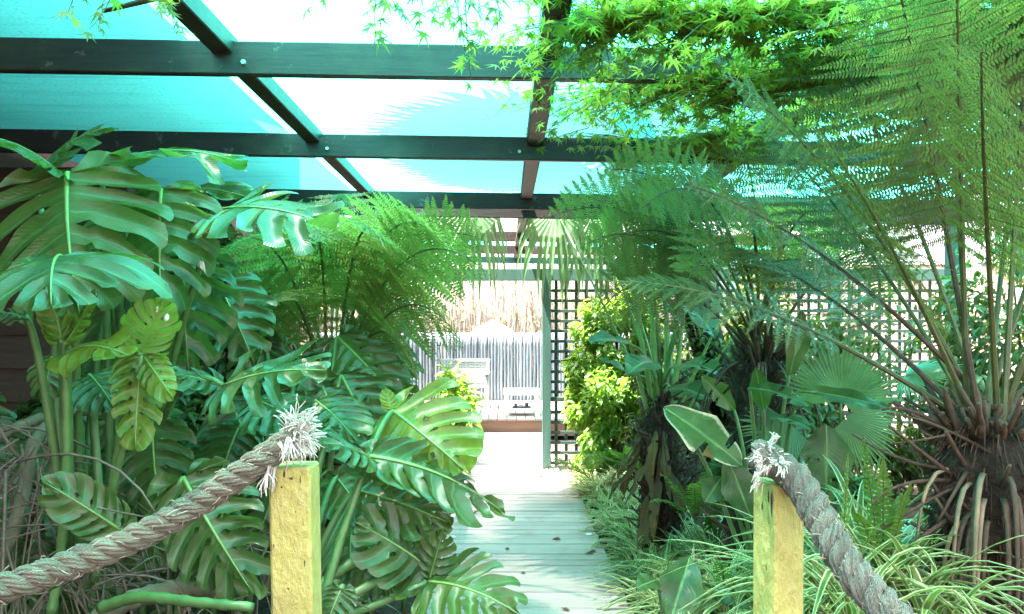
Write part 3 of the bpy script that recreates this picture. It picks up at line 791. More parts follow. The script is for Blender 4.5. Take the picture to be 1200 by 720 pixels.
def sword_frond(mb, P, T, L, width, seed, droop=.6, npn=26):
    r = np.random.default_rng(seed); P = np.asarray(P, float); T = nrm(T)
    pts = bez(P, P + T * L * .55, P + T * L * .9 + A([0, 0, -droop * L * .5]), n=npn + 4); Tt, N, B = frames(pts)
    tube(pts, np.linspace(.0035, .001, len(pts)), 4, mb, 1)
    for k in range(3, npn + 3):
        q = (k - 3) / npn; ln = width * min(1, .5 + 3 * q) * (1 - q ** 2.5)
        for sd in (1, -1):
            d = nrm(B[k] * sd + Tt[k] * .25 + N[k] * r.normal(0.05, .12)); h = Tt[k] * (L / npn * .30)
            p = pts[k]; m_ = p + d * ln * .55; e = p + d * ln + A([0, 0, -.12 * ln])
            mb.add([p - h * .8, p + h * .8, m_ + h, e, m_ - h * .9], [A([[0, 1, 2, 4]]), A([[4, 2, 3]])], m=0)

def maple_leaves(P, D, Nn, size, seed):
    """seven-pointed leaves; P attach points, D tip directions, Nn normals (arrays)"""
    r = np.random.default_rng(seed); n = len(P)
    X = nrm(D); Z = nrm(Nn - X * np.sum(Nn * X, -1, keepdims=True)); Y = np.cross(Z, X)
    ang = np.radians([-128, -104, -82, -60, -42, -24, 0, 24, 42, 60, 82, 104, 128]); rad = A([.36, .16, .66, .24, .88, .27, 1.0, .27, .88, .24, .66, .16, .36])
    ang = ang[None] + r.normal(0, .05, (n, 13)); rad = rad[None] * (1 + r.normal(0, .07, (n, 13)))
    lx = rad * np.cos(ang); ly = rad * np.sin(ang)
    curl = r.uniform(0.05, .4, (n, 1)); lz = -curl * rad ** 2
    loc = np.stack([lx, ly, lz], -1); loc = np.concatenate([np.zeros((n, 1, 3)), loc], 1) * np.asarray(size).reshape(-1, 1, 1)
    V = P[:, None] + loc[..., :1] * X[:, None] + loc[..., 1:2] * Y[:, None] + loc[..., 2:3] * Z[:, None]
    tri = A([[0, k, k + 1] for k in range(1, 13)])
    Fq = (np.arange(n)[:, None, None] * 14 + tri[None]).reshape(-1, 3)
    return V.reshape(-1, 3), Fq

def leaf_cloud(P, D, Nn, L, Wd, seed, mb, m=0, curl=.25):
    """simple pointed leaves with a fold: 6 vertices each"""
    n = len(P); X = nrm(D); Z = nrm(Nn - X * np.sum(Nn * X, -1, keepdims=True)); Y = np.cross(Z, X)
    L = np.broadcast_to(np.asarray(L, float), (n,)); Wd = np.broadcast_to(np.asarray(Wd, float), (n,))
    loc = A([[0, 0, 0], [.35, .5, .10], [.75, .36, .06], [1, 0, -.12], [.75, -.36, .06], [.35, -.5, .10], [.4, 0, 0], [.78, 0, -.03]])
    V = P[:, None] + (loc[None, :, :1] * L[:, None, None]) * X[:, None] + (loc[None, :, 1:2] * Wd[:, None, None]) * Y[:, None] + ((loc[None, :, 2:3] - curl * loc[None, :, :1] ** 2) * L[:, None, None]) * Z[:, None]
    q = A([[0, 6, 1, 1], [0, 5, 6, 6]]);
    T3 = A([[0, 6, 1], [0, 5, 6], [3, 2, 7], [3, 7, 4]]); Q4 = A([[6, 7, 2, 1], [5, 4, 7, 6]])
    b = np.arange(n)[:, None, None] * 8
    mb.add(V, [(b + T3[None]).reshape(-1, 3), (b + Q4[None]).reshape(-1, 4)], m=m)

def rand_dirs(r, n):
    return nrm(r.normal(0, 1, (n, 3)))

# ================================================================== LEFT BED: MONSTERA
#__LEFT__
def build_monstera():
    UP, CAMN = A([0, -.25, 1.]), A([0, -1., .25])
    P1 = thing("monstera_plant", "tall monstera with the biggest split leaves against the brown wall", "monstera", (-1.75, 2.9, 0))
    P2 = thing("monstera_plant", "monstera with pale young curled leaves above tangled roots", "monstera", (-1.35, 2.35, 0))
    P3 = thing("monstera_plant", "low monstera reaching its drooping leaves over the boardwalk", "monstera", (-0.55, 2.75, 0))
    P4 = thing("monstera_plant", "shaded monstera with dark hanging leaves under the tree fern", "monstera", (-0.95, 3.5, 0))
    b1 = [W(95, 600, 2.9), W(130, 620, 3.0), W(60, 600, 2.9), W(165, 610, 3.05)]
    b2 = [W(80, 640, 2.35), W(120, 650, 2.4)]
    b3 = [W(372, 725, 2.3), W(345, 720, 2.5), W(400, 740, 2.4)]
    b4 = [W(330, 600, 3.4), W(380, 590, 3.5), W(300, 600, 3.3)]
    # (plant, attach, tip, normal, base, options)
    L = [
     # tall plant
     (P1, W(79, 203, 2.62), W(96, 372, 2.50), (0.05, -1, .35), b1[0], dict(width=1.12, droop=.55, fold=.75, seed=1, Lf=1.05, nl=9)),
     (P1, W(70, 204, 2.66), W(-25, 165, 2.45), (.15, -.35, 1), b1[2], dict(width=1.0, droop=.9, fold=.5, seed=2, Lf=1.2)),
     (P1, W(189, 222, 2.70), W(191, 378, 2.62), (-.1, -1, .12), b1[1], dict(width=.92, droop=.25, fold=.35, seed=3, Lf=1.0, young=False, nl=9)),
     (P1, W(262, 245, 2.75), W(388, 268, 2.55), (.0, -.55, 1), b1[3], dict(width=.95, droop=.5, fold=.35, seed=4, Lf=1.05, mid=W(215, 330, 2.8))),
     (P1, W(120, 196, 2.95), W(262, 196, 2.9), (0, -.25, 1), b1[1], dict(width=.9, droop=.8, fold=.5, seed=5, Lf=1.2)),
     (P1, W(185, 232, 3.05), W(290, 232, 2.9), (0, -.5, 1), b1[3], dict(width=.8, droop=.6, fold=.4, seed=6)),
     (P1, W(215, 300, 3.0), W(222, 440, 2.95), (.1, -1, .3), b1[3], dict(width=.9, droop=.4, fold=.5, seed=7)),
     (P1, W(40, 210, 3.1), W(130, 150, 3.0), (0, -.6, 1), b1[0], dict(width=.7, droop=.7, fold=.8, seed=8)),
     (P1, W(130, 330, 3.15), W(150, 450, 3.1), (0, -1, .3), b1[0], dict(width=.9, droop=.5, fold=.6, seed=10)),
     (P1, W(255, 330, 3.25), W(300, 430, 3.2), (.3, -1, .4), b1[3], dict(width=.9, droop=.5, fold=.4, seed=12)),
     (P1, W(150, 250, 3.2), W(120, 360, 3.2), (0, -1, .3), b1[1], dict(width=.9, droop=.5, fold=.4, seed=13)),
     # young plant
     (P2, W(70, 300, 2.25), W(62, 352, 1.98), (0, -.50, 1), b2[0], dict(width=1.5, droop=.75, fold=.8, seed=21, Lf=1.15)),
     (P2, W(72, 400, 2.22), W(44, 338, 2.2), (1, -.6, .2), b2[0], dict(width=.42, droop=1.1, fold=1.2, seed=22, young=True, split=0.15, Lf=1.25)),
     (P2, W(76, 402, 2.22), W(112, 335, 2.22), (-.5, -1, .3), b2[0], dict(width=.40, droop=-.4, fold=1.1, seed=23, young=True, split=.1)),
     (P2, W(80, 415, 2.2), W(140, 418, 2.1), (-.2, -.5, 1), b2[0], dict(width=.75, droop=.9, fold=1.0, seed=24, young=True, split=.2, wave=.14, Lf=1.2)),
     (P2, W(30, 372, 2.25), W(-30, 365, 2.2), (.3, -.4, 1), b2[0], dict(width=.5, droop=.5, fold=.8, seed=25, split=.3)),
     (P2, W(164, 414, 2.32), W(190, 352, 2.3), (.8, -1, .3), b2[1], dict(width=.85, droop=.5, fold=1.0, seed=26, young=True, split=.25, Lf=1.1)),
     (P2, W(166, 415, 2.32), W(158, 532, 2.28), (.9, -.9, .1), b2[1], dict(width=.55, droop=-.25, fold=1.0, seed=27, young=True, split=.7, Lf=1.0)),
     (P2, W(168, 418, 2.33), W(205, 470, 2.28), (.3, -1, .4), b2[1], dict(width=.55, droop=.8, fold=.7, seed=28, young=True, split=.5)),
     (P2, W(262, 452, 2.55), W(378, 436, 2.40), (.0, -.55, 1), b1[3], dict(width=1.0, droop=.45, fold=.35, seed=29, Lf=1.05, mid=W(190, 400, 2.6))),
     (P2, W(262, 455, 2.6), W(196, 438, 2.5), (0, -.6, 1), None, dict(width=.9, droop=.5, fold=.4, seed=30)),
     (P2, W(105, 440, 2.5), W(135, 480, 2.35), (0, -.5, 1), b2[1], dict(width=1.0, droop=.5, fold=.5, seed=31)),
     (P2, W(60, 420, 2.45), W(55, 470, 2.4), (0, -1, .6), b2[0], dict(width=1.1, droop=.5, fold=.6, seed=32)),
     (P2, W(142, 622, 2.25), W(52, 566, 2.15), (-.25, -.8, .75), W(60, 690, 2.3), dict(width=.62, droop=.55, fold=1.0, seed=33, split=.08, young=False, Lf=1.05)),
     # dark hanging leaves between
     (P2, W(178, 495, 2.75), W(190, 610, 2.65), (.0, -1, .25), b1[1], dict(width=.85, droop=.35, fold=.7, seed=34)),
     (P2, W(215, 560, 2.3), W(300, 700, 2.2), (-.1, -1, .5), b2[1], dict(width=.75, droop=.4, fold=.5, seed=35, nl=9, mid=W(190, 600, 2.3))),
     (P2, W(262, 598, 2.35), W(228, 700, 2.3), (.1, -1, .4), b2[1], dict(width=.7, droop=.3, fold=.4, seed=36)),
     # shaded plant
     (P4, W(300, 470, 3.2), W(352, 500, 3.0), (0, -.6, 1), b4[0], dict(width=1.0, droop=.5, fold=.5, seed=41)),
     (P4, W(370, 470, 3.3), W(420, 520, 3.1), (.1, -.7, 1), b4[1], dict(width=1.0, droop=.5, fold=.5, seed=42)),
     (P4, W(330, 560, 3.1), W(300, 640, 3.0), (0, -1, .4), b4[2], dict(width=.9, droop=.5, fold=.5, seed=43)),
     (P4, W(280, 500, 3.3), W(250, 590, 3.2), (0, -1, .4), b4[2], dict(width=.9, droop=.5, fold=.5, seed=44)),
     (P4, W(395, 395, 3.9), W(470, 478, 3.7), (.2, -.8, .7), b4[1], dict(width=.75, droop=.4, fold=.3, seed=45, nl=9)),
     (P4, W(420, 385, 4.3), W(490, 445, 4.2), (.3, -.6, .8), b4[1], dict(width=.75, droop=.7, fold=.3, seed=46, nl=9)),
     (P4, W(400, 440, 3.6), W(450, 540, 3.5), (.2, -1, .4), b4[1], dict(width=.8, droop=.4, fold=.3, seed=47, nl=9)),
     (P4, W(310, 400, 3.7), W(290, 480, 3.6), (.0, -1, .4), b4[0], dict(width=.9, droop=.4, fold=.4, seed=48)),
     (P4, W(350, 420, 3.8), W(370, 510, 3.7), (.0, -1, .4), b4[0], dict(width=.9, droop=.4, fold=.4, seed=49)),
     # low plant by the path
     (P3, W(461, 482, 2.75), W(540, 548, 2.55), (.12, -1, .35), b3[0], dict(width=1.05, droop=.45, fold=.45, seed=51, young=True, Lf=1.15, nl=8, split=.55)),
     (P3, W(458, 480, 2.76), W(452, 455, 2.78), (.3, -1, .2), None, dict(width=.8, droop=.2, fold=.6, seed=52, young=True, split=.2)),
     (P3, W(433, 536, 2.45), W(372, 520, 2.3), (0, -.45, 1), b3[0], dict(width=1.0, droop=.5, fold=.5, seed=53, mid=W(415, 580, 2.4))),
     (P3, W(434, 535, 2.47), W(592, 605, 2.55), (.25, -.55, 1), None, dict(width=.62, droop=.75, fold=.55, seed=54, Lf=1.0, nl=9)),
     (P3, W(418, 575, 2.6), W(522, 612, 2.45), (-.1, -.75, .9), b3[1], dict(width=.85, droop=.35, fold=.3, seed=55, Lf=1.05, nl=9)),
     (P3, W(505, 668, 2.45), W(412, 610, 2.35), (-.2, -.7, .8), b3[0], dict(width=.85, droop=.4, fold=.4, seed=56)),
     (P3, W(500, 682, 2.4), W(600, 718, 2.25), (.1, -.6, .9), W(385, 728, 2.35), dict(width=.95, droop=.8, fold=.5, seed=57, Lf=1.1, mid=W(440, 712, 2.35))),
     (P3, W(503, 680, 2.42), W(520, 620, 2.4), (.1, -1, .6), None, dict(width=.85, droop=.2, fold=.4, seed=58)),
     (P3, W(420, 655, 2.5), W(470, 700, 2.4), (0, -.8, .7), b3[2], dict(width=1.0, droop=.4, fold=.4, seed=59)),
     (P3, W(395, 560, 2.8), W(440, 620, 2.7), (0, -1, .6), b3[1], dict(width=1.0, droop=.4, fold=.4, seed=60)),
     (P3, W(470, 520, 3.0), W(545, 545, 2.9), (.2, -.6, 1), b3[1], dict(width=.8, droop=.8, fold=.5, seed=61)),
     (P3, W(385, 500, 2.7), W(360, 530, 2.6), (-.2, -.6, 1), b3[1], dict(width=1.1, droop=.5, fold=.5, seed=62)),
     (P3, W(400, 690, 2.2), W(380, 740, 2.15), (0, -1, .6), b3[2], dict(width=1.0, droop=.5, fold=.5, seed=63)),
     (P3, W(440, 600, 3.0), W(500, 640, 2.9), (0, -1, .8), b3[1], dict(width=1.0, droop=.5, fold=.5, seed=64)),
    ]
    for pl, P, tip, nn, base, kw in L: monstera_leaf(pl, P, tip, nn, base, **kw)
    # darker understorey leaves filling the bed
    r = np.random.default_rng(77)
    for k in range(46):
        px = r.uniform(-40, 470); py = r.uniform(430, 690); d = 3.3 + r.uniform(0, .8)
        P = W(px, py, d); P[2] = max(P[2], 0.12); a = r.uniform(-.9, .9)
        tip = P + A([math.sin(a) * .3, -.18, -.28]) * r.uniform(.7, 1.25)
        pl = P4 if px > 210 else P1
        monstera_leaf(pl, P, tip, (r.normal(0, .3), -1, r.uniform(.4, 1)), A([P[0] + r.normal(0, .15), P[1] + .1, 0]), seed=200 + k, width=r.uniform(.8, 1.05), droop=r.uniform(.3, .7), fold=r.uniform(.3, .6))
    # climbing stems of the plants
    def stem(pl, pts, r0, r1, mat=M_STEM):
        p = smooth_path(pts, 26); r_ = np.random.default_rng(len(pts)); rad = np.linspace(r0, r1, 26) * (1 + .12 * np.sin(np.arange(26) * 2.2))
        place("stem", tube(p, rad, 9).mesh("stem", mat), pl)
    stem(P1, [W(-30, 700, 2.5), W(8, 640, 2.5), W(28, 575, 2.55), W(40, 520, 2.6), W(75, 485, 2.75), W(110, 470, 2.9)], .026, .022)
    stem(P1, [W(-40, 540, 2.7), W(0, 512, 2.7), W(50, 490, 2.8), W(120, 480, 3.0)], .022, .018)
    stem(P1, [W(95, 640, 2.9), W(88, 480, 2.9), W(80, 380, 2.9), W(90, 300, 2.9)], .03, .02, M_PET)
    stem(P2, [W(118, 712, 2.2), W(165, 700, 2.15), W(230, 706, 2.1), W(296, 712, 2.08)], .018, .014, M_PET)
    stem(P2, [W(100, 735, 2.2), W(150, 705, 2.25), W(210, 690, 2.3), W(260, 690, 2.35)], .032, .026)
    stem(P2, [W(60, 720, 2.3), W(72, 640, 2.3), W(78, 520, 2.25), W(75, 415, 2.22)], .016, .011, M_PET)
    stem(P2, [W(110, 680, 2.4), W(130, 580, 2.38), W(150, 500, 2.35), W(165, 420, 2.32)], .015, .010, M_PET)
    stem(P3, [W(330, 745, 2.3), W(372, 690, 2.35), W(405, 665, 2.4), W(450, 640, 2.5)], .02, .016, M_PET)
    # buds
    for q in (W(183, 368, 2.3), W(194, 377, 2.3)):
        place("bud", tube(bez(q, q + A([.004, 0, .012]), q + A([.006, 0, .024]), n=5), [.003, .007, .008, .006, .002], 6).mesh("bud", M_CANVAS), P2)
build_monstera()

def aerial_roots():
    mb = MB(); r = np.random.default_rng(5)
    for i in range(150):
        px = r.uniform(-60, 70) if i < 90 else r.uniform(60, 330); d = r.uniform(2.25, 2.9)
        p0 = W(px, r.uniform(480, 600) if i < 90 else r.uniform(620, 690), d)
        p2 = p0 + A([r.normal(0, .14), r.normal(0, .12), -p0[2] - .02]) if r.random() < .3 else p0 + A([r.normal(0, .28), r.normal(0, .1), r.normal(-.10, .06)])
        p1 = (p0 + p2) / 2 + r.normal(0, .11, 3)
        tube(bez(p0, p1, p2, n=7), r.uniform(.0015, .005), 4, mb)
    place("aerial_roots", mb.mesh("aerial_roots", M_ROOT), label="tangle of thin brown aerial roots under the monsteras", cat="roots", kind="stuff")
aerial_roots()

def litter():
    mb = MB(); r = np.random.default_rng(9); n = 2600
    x = np.where(r.random(n) < .6, r.uniform(-2.6, -.5, n), r.uniform(.75, 3, n)); yy = r.uniform(1.6, 7.5, n)
    zz = -0.10 + 0.05 * np.sin(x * 3.1 + 1) * np.cos(yy * 2.3) + 0.10 * np.clip(np.abs(x - .12) - .75, 0, 1.2) + .03
    P = np.stack([x, yy, zz + r.uniform(0, .02, n)], 1); D = rand_dirs(r, n); D[:, 2] *= .3; Nn = A([0, 0, 1.]) + r.normal(0, .5, (n, 3))
    m_ = 16; P[:m_] = np.stack([r.uniform(-.42, .66, m_), r.uniform(3.6, 9.5, m_), np.full(m_, .008)], 1); Nn[:m_] = A([0, 0, 1.]) + r.normal(0, .1, (m_, 3)); D[:m_, 2] = 0
    leaf_cloud(P, D, Nn, r.uniform(.04, .11, n), r.uniform(.02, .05, n), 3, mb)
    place("leaf_litter", mb.mesh("leaf_litter", M_LITTER), label="brown fallen leaves scattered over the garden beds", cat="leaf litter", kind="stuff")
litter()
#__END_LEFT__
# ================================================================== TREE FERNS
#__FERN__
def fern_trunk(parent, base, top, r0, r1, seed, nstub=90, stub=.18, name="trunk"):
    r = np.random.default_rng(seed); base = np.asarray(base, float); top = np.asarray(top, float); n, sd = 26, 22
    t = np.linspace(0, 1, n); pts = base + (top - base) * t[:, None]
    a = np.arange(sd) / sd * 2 * np.pi; rad = (r0 + (r1 - r0) * t)[:, None] * (1 + r.normal(0, .10, (n, sd))); rad[-3:] *= A([.85, .6, .25])[:, None]
    V = pts[:, None] + np.stack([np.cos(a)[None] * rad, np.sin(a)[None] * rad, np.zeros((n, sd))], -1)
    i, j = np.meshgrid(np.arange(n - 1), np.arange(sd), indexing='ij'); a0 = (i * sd + j).ravel(); a1 = (i * sd + (j + 1) % sd).ravel()
    o = place(name, MB().add(V, [np.stack([a0, a1, a1 + sd, a0 + sd], 1), (np.arange(sd) + (n - 1) * sd)[None]]).mesh(name, M_FIBRE), parent)
    mb = MB()
    for k in range(nstub):                                    # old stipe stubs and loose fibres
        q = r.random() ** .6; p = base + (top - base) * q; an = r.uniform(0, 6.28); rr = (r0 + (r1 - r0) * q)
        d = A([math.cos(an), math.sin(an), r.uniform(.2, 1.3)]); d = nrm(d); p0 = p + A([math.cos(an), math.sin(an), 0]) * rr * .7
        ln = stub * r.uniform(.4, 1.3); e = p0 + d * ln
        tube(bez(p0, p0 + d * ln * .5 + A([0, 0, -.02]), e, n=4), np.linspace(.010, .006, 4), 5, mb)
    for k in range(nstub // 4):                               # frond bases crowding round the crown
        an = r.uniform(0, 6.28); d = nrm(A([math.cos(an), math.sin(an), r.uniform(.5, 2.2)])); p0 = top + A([math.cos(an), math.sin(an), 0]) * r1 * r.uniform(.3, .95) + A([0, 0, -.05])
        ln = stub * r.uniform(.2, 1.2); tube(bez(p0, p0 + d * ln * .5 + r.normal(0, .03, 3), p0 + d * ln, n=4), np.linspace(.014, .007, 4), 5, mb)
    for k in range(nstub * 12):
        q = r.random(); p = base + (top - base) * q; an = r.uniform(0, 6.28); rr = (r0 + (r1 - r0) * q)
        p0 = p + A([math.cos(an), math.sin(an), 0]) * rr * .9; d = A([math.cos(an) * .7, math.sin(an) * .7, r.normal(-.2, .7)])
        tube(bez(p0, p0 + d * .04, p0 + d * .07 + A([0, 0, -.03]), n=3), r.uniform(.001, .003), 3, mb)
    place("stipe_stubs", mb.mesh("stipe_stubs", M_STIPEB), o, kind="stuff")
    return o

# ---- big tree fern by the rope, arching over everything on that side
c1 = W(1158, 500, 2.45)
tf1 = thing("tree_fern", "huge tree fern with thick brown fibrous trunk and long stems beside the frayed rope", "tree fern", (c1[0] + .06, c1[1] + .02, 0))
fern_trunk(tf1, (c1[0] + .08, c1[1] + .05, -.1), c1 + A([0, 0, .03]), .205, .15, 3, 150, .18)
FR1 = [ # control px, tip px (with depths), width, twist
 (W(1085, 130, 2.45), W(1040, -80, 2.1), .42), (W(1125, 140, 2.3), W(1120, -60, 1.85), .42), (W(1195, 130, 2.5), W(1215, -50, 2.2), .40),
 (W(1010, 200, 2.5), W(850, 90, 2.35), .36), (W(960, 260, 2.45), W(800, 215, 2.4), .34), (W(1050, 150, 2.7), W(930, -10, 2.8), .40),
 (W(900, 330, 2.5), W(720, 330, 2.6), .30), (W(1010, 250, 2.9), W(890, 150, 3.3), .38), (W(1120, 150, 2.9), W(1100, 10, 3.4), .42),
 (W(1240, 180, 2.7), W(1350, 60, 2.9), .40), (W(1260, 220, 2.3), W(1420, 160, 2.2), .40), (W(1190, 120, 3.0), W(1230, -20, 3.6), .40),
 (W(980, 330, 2.7), W(860, 290, 3.2), .32), (W(1150, 160, 2.1), W(1150, 60, 1.55), .34), (W(1060, 300, 2.3), W(960, 150, 1.9), .32),
]
for k, (a_, b_, w_) in enumerate(FR1):
    r = np.random.default_rng(40 + k); p0 = c1 + A([r.normal(0, .05), r.normal(0, .05), .0])
    fern_frond(tf1, p0, a_, b_, w_, 24, 30, seed=300 + k, mat=M_FERN2, droop=.12, pin_len=.74, start=.36, rad=.0105, stipe=M_STIPE if k % 4 else M_STIPEB, up=(0, -1, .2) if k in (0, 1, 2, 8, 11) else (0, -.35, 1))
for k in range(26):                                             # dead fronds hanging as a skirt
    r = np.random.default_rng(900 + k); an = r.uniform(3.4, 5.9); p0 = c1 + A([math.cos(an) * .17, math.sin(an) * .17, -.12 - r.uniform(0, .25)])
    e = A([p0[0] + math.cos(an) * .12, p0[1] + math.sin(an) * .08, r.uniform(.2, .6)])
    place("dead_stalk", tube(bez(p0, p0 + A([math.cos(an) * .14, math.sin(an) * .12, .0]), e, n=7), np.linspace(.010, .004, 7), 5, flat=.5).mesh("dead_stalk", M_STRAW if k % 3 == 0 else M_STIPEB), tf1)
for k in range(11):
    r = np.random.default_rng(940 + k); an = r.uniform(2.6, 4.4); p0 = c1 + A([math.cos(an) * .12, math.sin(an) * .12, .02 - r.uniform(0, .3)])
    e = p0 + A([-r.uniform(.1, .42), -r.uniform(-.1, .2), r.uniform(-.25, .22)])
    place("dead_stalk", tube(bez(p0, (p0 + e) / 2 + r.normal(0, .035, 3), e, n=6), np.linspace(.009, .004, 6) * r.uniform(.6, 1.2), 5).mesh("dead_stalk", M_STIPEB), tf1)

# ---- second tree fern behind the broad leaves
c2 = W(893, 412, 4.25)
tf2 = thing("tree_fern", "tree fern with shaggy trunk beside the fan palm, fronds leaning over the path", "tree fern", (c2[0], c2[1], 0))
fern_trunk(tf2, (c2[0] - .05, c2[1], -.1), c2, .17, .14, 5, 150, .22)
FR2 = [
 (W(800, 190, 3.7), W(668, 318, 3.1), .34), (W(770, 200, 3.9), W(640, 255, 3.4), .34), (W(850, 150, 3.7), W(745, 250, 2.9), .34), (W(760, 260, 3.7), W(690, 385, 3.1), .28),
 (W(890, 160, 3.6), W(850, 270, 2.8), .34), (W(940, 170, 3.8), W(985, 290, 3.1), .34), (W(990, 230, 4.0), W(1090, 330, 3.5), .34), (W(830, 180, 4.1), W(700, 200, 3.8), .36),
 (W(880, 150, 4.4), W(860, 150, 4.9), .38), (W(950, 200, 4.6), W(1030, 220, 5.1), .38), (W(800, 210, 4.5), W(720, 220, 4.8), .36), (W(870, 200, 3.5), W(800, 340, 2.8), .30), (W(930, 230, 3.6), W(940, 360, 2.9), .30),
 (W(780, 230, 3.8), W(680, 290, 3.0), .30),
]
for k, (a_, b_, w_) in enumerate(FR2):
    fern_frond(tf2, c2 + np.random.default_rng(60 + k).normal(0, .04, 3), a_, b_, w_ * 1.05, 22, 20, pin_len=.80, up=(0, -.8, .75) if k in (0, 1, 3, 5, 6, 7, 13) else (0, -.5, 1), seed=400 + k, mat=M_FERN if k % 3 else M_FERN2, droop=.16, start=.28, rad=.011)
for k in range(14):
    r = np.random.default_rng(980 + k); an = r.uniform(2.8, 6.0); p0 = c2 + A([math.cos(an) * .12, math.sin(an) * .12, -.06])
    e = p0 + A([math.cos(an) * .30, math.sin(an) * .25, -r.uniform(.3, .8)])
    place("dead_stalk", tube(bez(p0, p0 + A([math.cos(an) * .2, math.sin(an) * .2, .03]), e, n=7), np.linspace(.009, .004, 7), 5).mesh("dead_stalk", M_STIPEB), tf2)

# ---- tree fern on the monstera side
c3 = W(392, 448, 4.4)
tf3 = thing("tree_fern", "light green tree fern rising behind the monsteras", "tree fern", (c3[0], c3[1], 0))
fern_trunk(tf3, (c3[0], c3[1], -.1), c3, .15, .12, 7, 70, .14)
FR3 = [
 (W(470, 220, 3.9), W(576, 325, 3.3), .34), (W(440, 195, 4.0), W(520, 285, 3.4), .34), (W(480, 290, 3.8), W(545, 410, 3.3), .30), (W(380, 200, 3.9), W(355, 290, 3.3), .34),
 (W(330, 220, 4.0), W(262, 300, 3.4), .34), (W(310, 280, 4.0), W(245, 370, 3.5), .30), (W(350, 230, 4.5), W(300, 250, 4.8), .38), (W(415, 205, 3.9), W(450, 290, 3.2), .34),
 (W(430, 230, 4.7), W(480, 250, 5.1), .38), (W(390, 210, 4.8), W(395, 230, 5.3), .38), (W(450, 330, 3.9), W(490, 445, 3.4), .28), (W(490, 230, 4.2), W(572, 285, 3.9), .34), (W(350, 290, 3.8), W(305, 370, 3.3), .28),
]
for k, (a_, b_, w_) in enumerate(FR3):
    fern_frond(tf3, c3 + np.random.default_rng(80 + k).normal(0, .03, 3), a_, b_, w_ * 1.05, 20, 18, pin_len=.84, up=(0, -1, .30) if k in (0, 1, 2, 3, 4, 5, 7, 10, 11) else (0, -.5, 1), seed=500 + k, mat=M_FERN, droop=.14, start=.24, rad=.010)
#__END_FERN__
# ================================================================== RIGHT BED
#__RIGHT__
# ---- strelitzia-like plant with upright stalks
s1 = W(775, 470, 5.0)
st = thing("broad_leaf_plant", "broad-leaved plant with upright pale stalks on a shaggy brown stump", "plant", (s1[0], s1[1], 0))
fern_trunk(st, (s1[0], s1[1], -.1), (s1[0], s1[1], s1[2] + .05), .13, .10, 11, 130, .18)
for k, (p, e, rd) in enumerate(((W(768, 430, 4.95), W(762, 345, 4.95), .024), (W(783, 430, 4.95), W(780, 352, 4.95), .022), (W(795, 430, 4.95), W(802, 356, 4.95), .026), (W(760, 440, 4.9), W(742, 345, 4.9), .018), (W(812, 440, 4.9), W(842, 378, 4.8), .017), (W(830, 440, 4.9), W(860, 390, 4.8), .014), (W(748, 445, 4.9), W(738, 400, 4.8), .016))):
    place("stalk", tube(bez(s1 + A([(p[0] - s1[0]) * .5, -.02, -.1]), p, e, n=8), np.linspace(rd * 1.3, rd * .7, 8), 7, flat=.6).mesh("stalk", M_MRIB), st)
SB = s1 + A([0, 0, 0.05])
for P, tip, nn, kw in (
  (W(742, 405, 4.8), W(688, 402, 4.5), (.2, -.5, 1), dict(width=.42, droop=.6, seed=1)),
  (W(765, 425, 4.7), W(735, 440, 4.3), (.2, -.5, 1), dict(width=.5, droop=.6, seed=2)),
  (W(765, 335, 4.9), W(815, 352, 4.7), (.1, -.4, 1), dict(width=.45, droop=.7, seed=3)),
  (W(802, 358, 4.8), W(838, 398, 4.5), (.3, -.8, .8), dict(width=.6, droop=.7, seed=4)),
  (W(800, 380, 4.8), W(770, 340, 4.8), (.3, -.8, .5), dict(width=.4, droop=.3, seed=5)),
  (W(790, 430, 4.7), W(850, 440, 4.4), (0, -.6, 1), dict(width=.6, droop=.6, seed=6)),
  (W(740, 440, 4.9), W(700, 420, 4.9), (0, -.4, 1), dict(width=.4, droop=.4, seed=7)),
  (W(785, 455, 4.7), W(835, 470, 4.4), (0, -.8, 1), dict(width=.6, droop=.6, seed=8)),
  (W(812, 330, 5.0), W(850, 372, 4.8), (.2, -.8, .8), dict(width=.5, droop=.6, seed=9)),
): broad_leaf(st, P, tip, nn, SB, **kw)
for k in range(16):
    r = np.random.default_rng(700 + k); an = r.uniform(2.6, 6.2); p0 = s1 + A([math.cos(an) * .14, math.sin(an) * .14, -r.uniform(.15, .65)])
    e = p0 + A([math.cos(an) * r.uniform(-.1, .30), math.sin(an) * .2, -r.uniform(.25, .5)]); e[2] = max(e[2], .05)
    broad_leaf(st, p0, e, (math.cos(an), math.sin(an), .3), None, width=r.uniform(.06, .24), seed=720 + k, droop=r.uniform(-.3, 1.2), fold=1.8, wave=.35, mat=M_DEAD, tears=1, name="dead_leaf")

